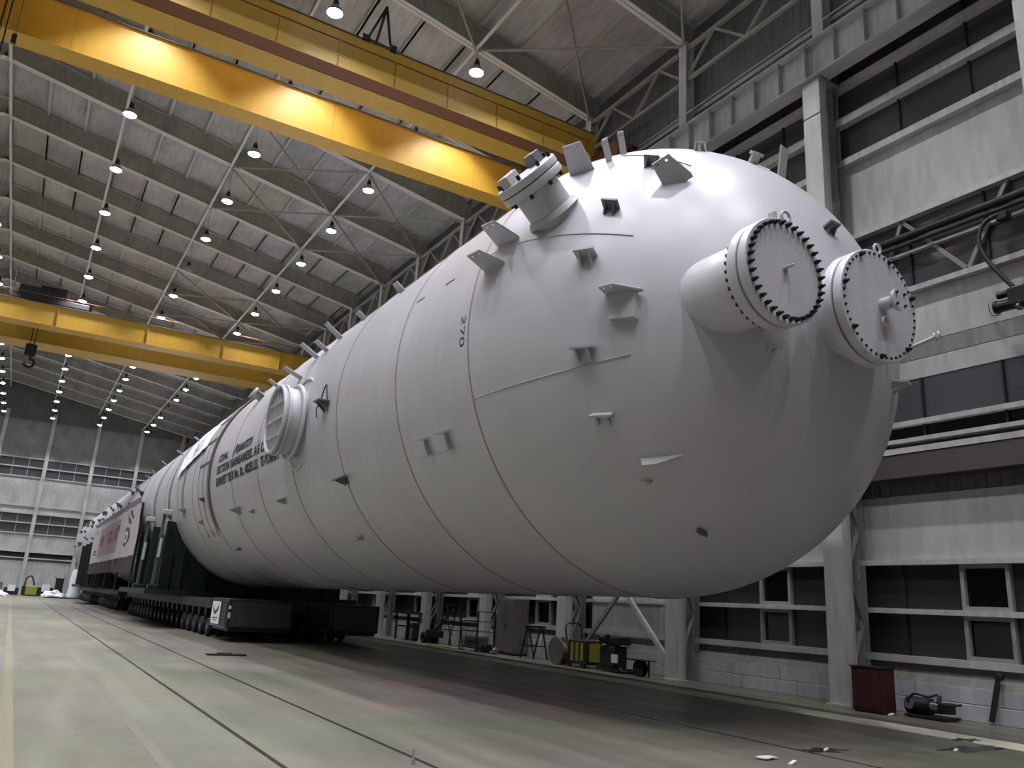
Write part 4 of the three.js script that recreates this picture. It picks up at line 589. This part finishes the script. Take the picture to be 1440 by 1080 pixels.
{ const o = V3(17.1, 0, -31.2), t = thing('wire_cage', 'low wire cage of scrap parts standing before a white column', 'wire cage', [o.x, 0, o.z]); const P = (n, g, m) => part(n, g, m, t, o); for (const [x, z] of [[16.7, -31.9], [17.5, -31.9], [16.7, -30.4], [17.5, -30.4]]) P('corner_post', box(x - 0.025, x + 0.025, 0, 1.6, z - 0.025, z + 0.025), M.black); for (const y of [0.15, 0.8, 1.2, 1.58]) P('cage_rail', [box(16.7, 17.5, y - 0.015, y + 0.015, -31.91, -31.88), box(16.69, 16.72, y - 0.015, y + 0.015, -31.9, -30.4), box(16.7, 17.5, y - 0.015, y + 0.015, -30.42, -30.39)], M.black); for (let k = 1; k < 10; k++) P('cage_wire', [rod(V3(16.7, 0.15, -31.9 + k * 0.15), V3(16.7, 1.2, -31.9 + k * 0.15), 0.01, 5)], M.black); P('scrap_box', rbox(16.8, 17.4, 0.15, 0.6, -31.7, -30.7, 0.03), M.greyCab); }
{ const o = V3(17.0, 0, -29.9), t = thing('chain_hoist', 'dark chain hoist and shackles in a low heap before the grey cabinet', 'hoist', [o.x, 0, o.z]); part('hoist_body', [rbox(16.75, 17.05, 0.03, 0.36, -30.1, -29.75, 0.06), rod(V3(16.7, 0.2, -29.9), V3(17.1, 0.2, -29.9), 0.14, 16)], M.black, t, o); part('chain_coil', [0, 1, 2, 3].map(k => { const g = new THREE.TorusGeometry(0.16 - k * 0.015, 0.03, 8, 20); g.rotateX(Math.PI / 2 + (k % 2 ? 0.2 : -0.15)); g.translate(16.95 + 0.03 * k, 0.05 + k * 0.055, -29.45); return g; }), M.steel, t, o); }
{ const o = V3(17.6, 0, -38.8), t = thing('steel_bench', 'black welded frame bench with shelf beyond the square power pack', 'bench', [o.x, 0, o.z]); for (const [x, z] of [[17.3, -40.2], [17.3, -37.4], [18.0, -40.2], [18.0, -37.4], [17.3, -38.8]]) part('leg', bar(V3(x, 0, z * 0.98 - 0.02 * 38.8), V3(x, 1.25, z), 0.08, 0.08), M.black, t, o); part('bench_top', box(17.2, 18.1, 1.25, 1.35, -40.5, -37.1), M.black, t, o); part('shelf', box(17.25, 18.05, 0.62, 0.68, -40.2, -37.4), M.black, t, o); }
{ const o = V3(17.5, 0, -36), t = thing('tow_cart', 'small dark cart with a sloping drawbar beside the frame bench', 'cart', [o.x, 0, o.z]); part('wheel', rod(V3(17.2, 0.25, -36.7), V3(17.32, 0.25, -36.7), 0.25, 24), M.rubber, t, o); part('wheel', rod(V3(17.75, 0.25, -36.7), V3(17.87, 0.25, -36.7), 0.25, 24), M.rubber, t, o); part('axle_frame', [box(17.2, 17.85, 0.22, 0.3, -36.9, -36.5), box(17.3, 17.75, 0.3, 0.6, -36.6, -35.6)], M.black, t, o); part('drawbar', bar(V3(17.5, 0.3, -36.5), V3(17.5, 1.6, -34.2), 0.09, 0.09), M.black, t, o); }
single('floor_plank', [rbox(16.6, 16.95, 0.005, 0.06, -34.6, -31.9, 0.01)], M.wood, 'pale flat plank on the floor in front of the tall black trestle', 'plank');
// ================================================================= THINGS ON THE OPEN FLOOR AND BY THE FAR WALL
function scrap(x, z, a, b, label) { const n = 14, s = new THREE.Shape(); for (let i = 0; i <= n; i++) { const t = i / n * 6.283, q = 0.6 + 0.5 * Math.abs(Math.sin(i * 2.3 + x)); i && i < n ? s.lineTo(Math.cos(t) * a * q, Math.sin(t) * b * q) : i ? s.closePath() : s.moveTo(a * q, 0); } const g = new THREE.ExtrudeGeometry(s, { depth: 0.012, bevelEnabled: false, steps: 1 }); g.rotateX(-Math.PI / 2); const p = g.attributes.position; for (let i = 0; i < p.count; i++) p.setY(i, p.getY(i) + 0.02 + 0.02 * Math.sin(p.getX(i) * 22) * Math.cos(p.getZ(i) * 17)); g.computeVertexNormals(); g.translate(x, 0, z); single('paper_scrap', g, M.white, label, 'scrap'); }
scrap(9.2, -8.4, 0.19, 0.1, 'crumpled white paper scrap on the floor, the larger of two'); scrap(9.26, -8.02, 0.07, 0.035, 'small white paper scrap lying nearest the picture bottom'); scrap(10.8, -8.72, 0.05, 0.03, 'tiny pale scrap lying in the first dark oil stain'); scrap(13.2, -8.2, 0.05, 0.03, 'tiny pale scrap lying in the long dark oil stain'); scrap(16.9, -11.9, 0.12, 0.05, 'pale flattened scrap between the red cabinet and black pump');
single('floor_bolt', [(() => { const g = cyl(0.028, 0.028, 0.06, 6); g.translate(4.29, 0.03, -9.14); return g; })(), (() => { const g = cyl(0.014, 0.014, 0.1, 12); g.translate(4.29, 0.11, -9.14); return g; })()], M.hub, 'small steel bolt standing on the floor beside the track rail', 'bolt');
single('steel_offcut', [rbox(5.2, 6.3, 0.004, 0.05, -25.7, -25.4, 0.01), rbox(5.5, 5.9, 0.05, 0.08, -25.66, -25.5, 0.01)], M.black, 'flat black steel offcut lying alone on the open floor', 'steel plate');
{
  const o = V3(2.3, 0, -120.5), t = thing('compressor', 'yellow boxy compressor with a hoop, in front of the far wall', 'compressor', [o.x, 0, o.z]); part('case', rbox(1.7, 2.95, 0.1, 1.2, -121, -120, 0.08), M.machineYellow, t, o); part('base', box(1.6, 3.0, 0, 0.12, -121.1, -119.9), M.black, t, o); part('hoop', tube([[1.5, 1.1, -120.5], [1.7, 2.2, -120.5], [2.1, 2.4, -120.5], [2.6, 1.3, -120.4]], 0.09, 20, 8), M.black, t, o); part('side_panel', rbox(1.3, 1.7, 0.1, 1.2, -121, -120, 0.05), M.black, t, o);
}
for (const [x, z, w, h, m, l] of [[0.2, -120.8, 0.8, 0.9, M.black, 'dark crate with a pale panel, left of the yellow compressor'], [-2.0, -121, 1.2, 1.5, M.greyCab, 'grey stacked box heap by the far wall at the picture edge'], [3.9, -121, 0.9, 1.1, M.black, 'low dark crate right of the yellow compressor']])
  { const o = V3(x, 0, z), t = thing('storage_crate', l, 'crate', [x, 0, z]); part('body', rbox(x - w, x + w, 0.08, h, z - 0.6, z + 0.6, 0.04), m, t, o); part('skid', [box(x - w, x - w + 0.2, 0, 0.08, z - 0.6, z + 0.6), box(x + w - 0.2, x + w, 0, 0.08, z - 0.6, z + 0.6)], M.wood, t, o); part('panel', rbox(x - w * 0.5, x + w * 0.5, h * 0.55, h * 1.35, z + 0.6, z + 0.66, 0.01), M.white, t, o); }
function tarp(x, z, a, b, h, label) { const g = new THREE.SphereGeometry(1, 36, 18, 0, 6.2832, 0, Math.PI / 2), p = g.attributes.position; for (let i = 0; i < p.count; i++) { const X = p.getX(i), Y = p.getY(i), Zq = p.getZ(i), q = 1 + 0.16 * Math.sin(X * 7 + Zq * 5) + 0.12 * Math.sin(Zq * 11 - Y * 6); p.setXYZ(i, X * a * q, Y * h * q, Zq * b * q); } g.computeVertexNormals(); g.translate(x, 0.0, z); single('tarpaulin', g.toNonIndexed(), M.sheet, label, 'tarpaulin'); }
tarp(-1.1, -110, 1.0, 0.7, 0.55, 'white crumpled tarpaulin heap at the picture edge, far floor'); tarp(4.7, -115.5, 1.2, 0.7, 0.75, 'white crumpled tarpaulin heap at the foot of the far vessel end');
{ const o = V3(6.9, 0, -117), t = thing('wrapped_stand', 'tall support stand wrapped in pale sheeting under the far vessel end', 'support stand', [o.x, 0, o.z]); part('wrapping', lathe([[0.75, 0], [0.8, 0.4], [0.65, 1.2], [0.72, 2.2], [0.5, 3.4], [0.42, 3.5], [0, 3.5]], 14).translate(6.9, 0, -117), M.sheet, t, o); part('foot', box(5.9, 7.9, 0, 0.1, -118, -116), M.black, t, o); }
single('floor_mat', [rbox(3.6, 6.4, 0.004, 0.12, -114.6, -112.2, 0.03)], M.black, 'low dark pallet on the floor before the far tarpaulin heap', 'pallet');

renderer.render(scene, camera);
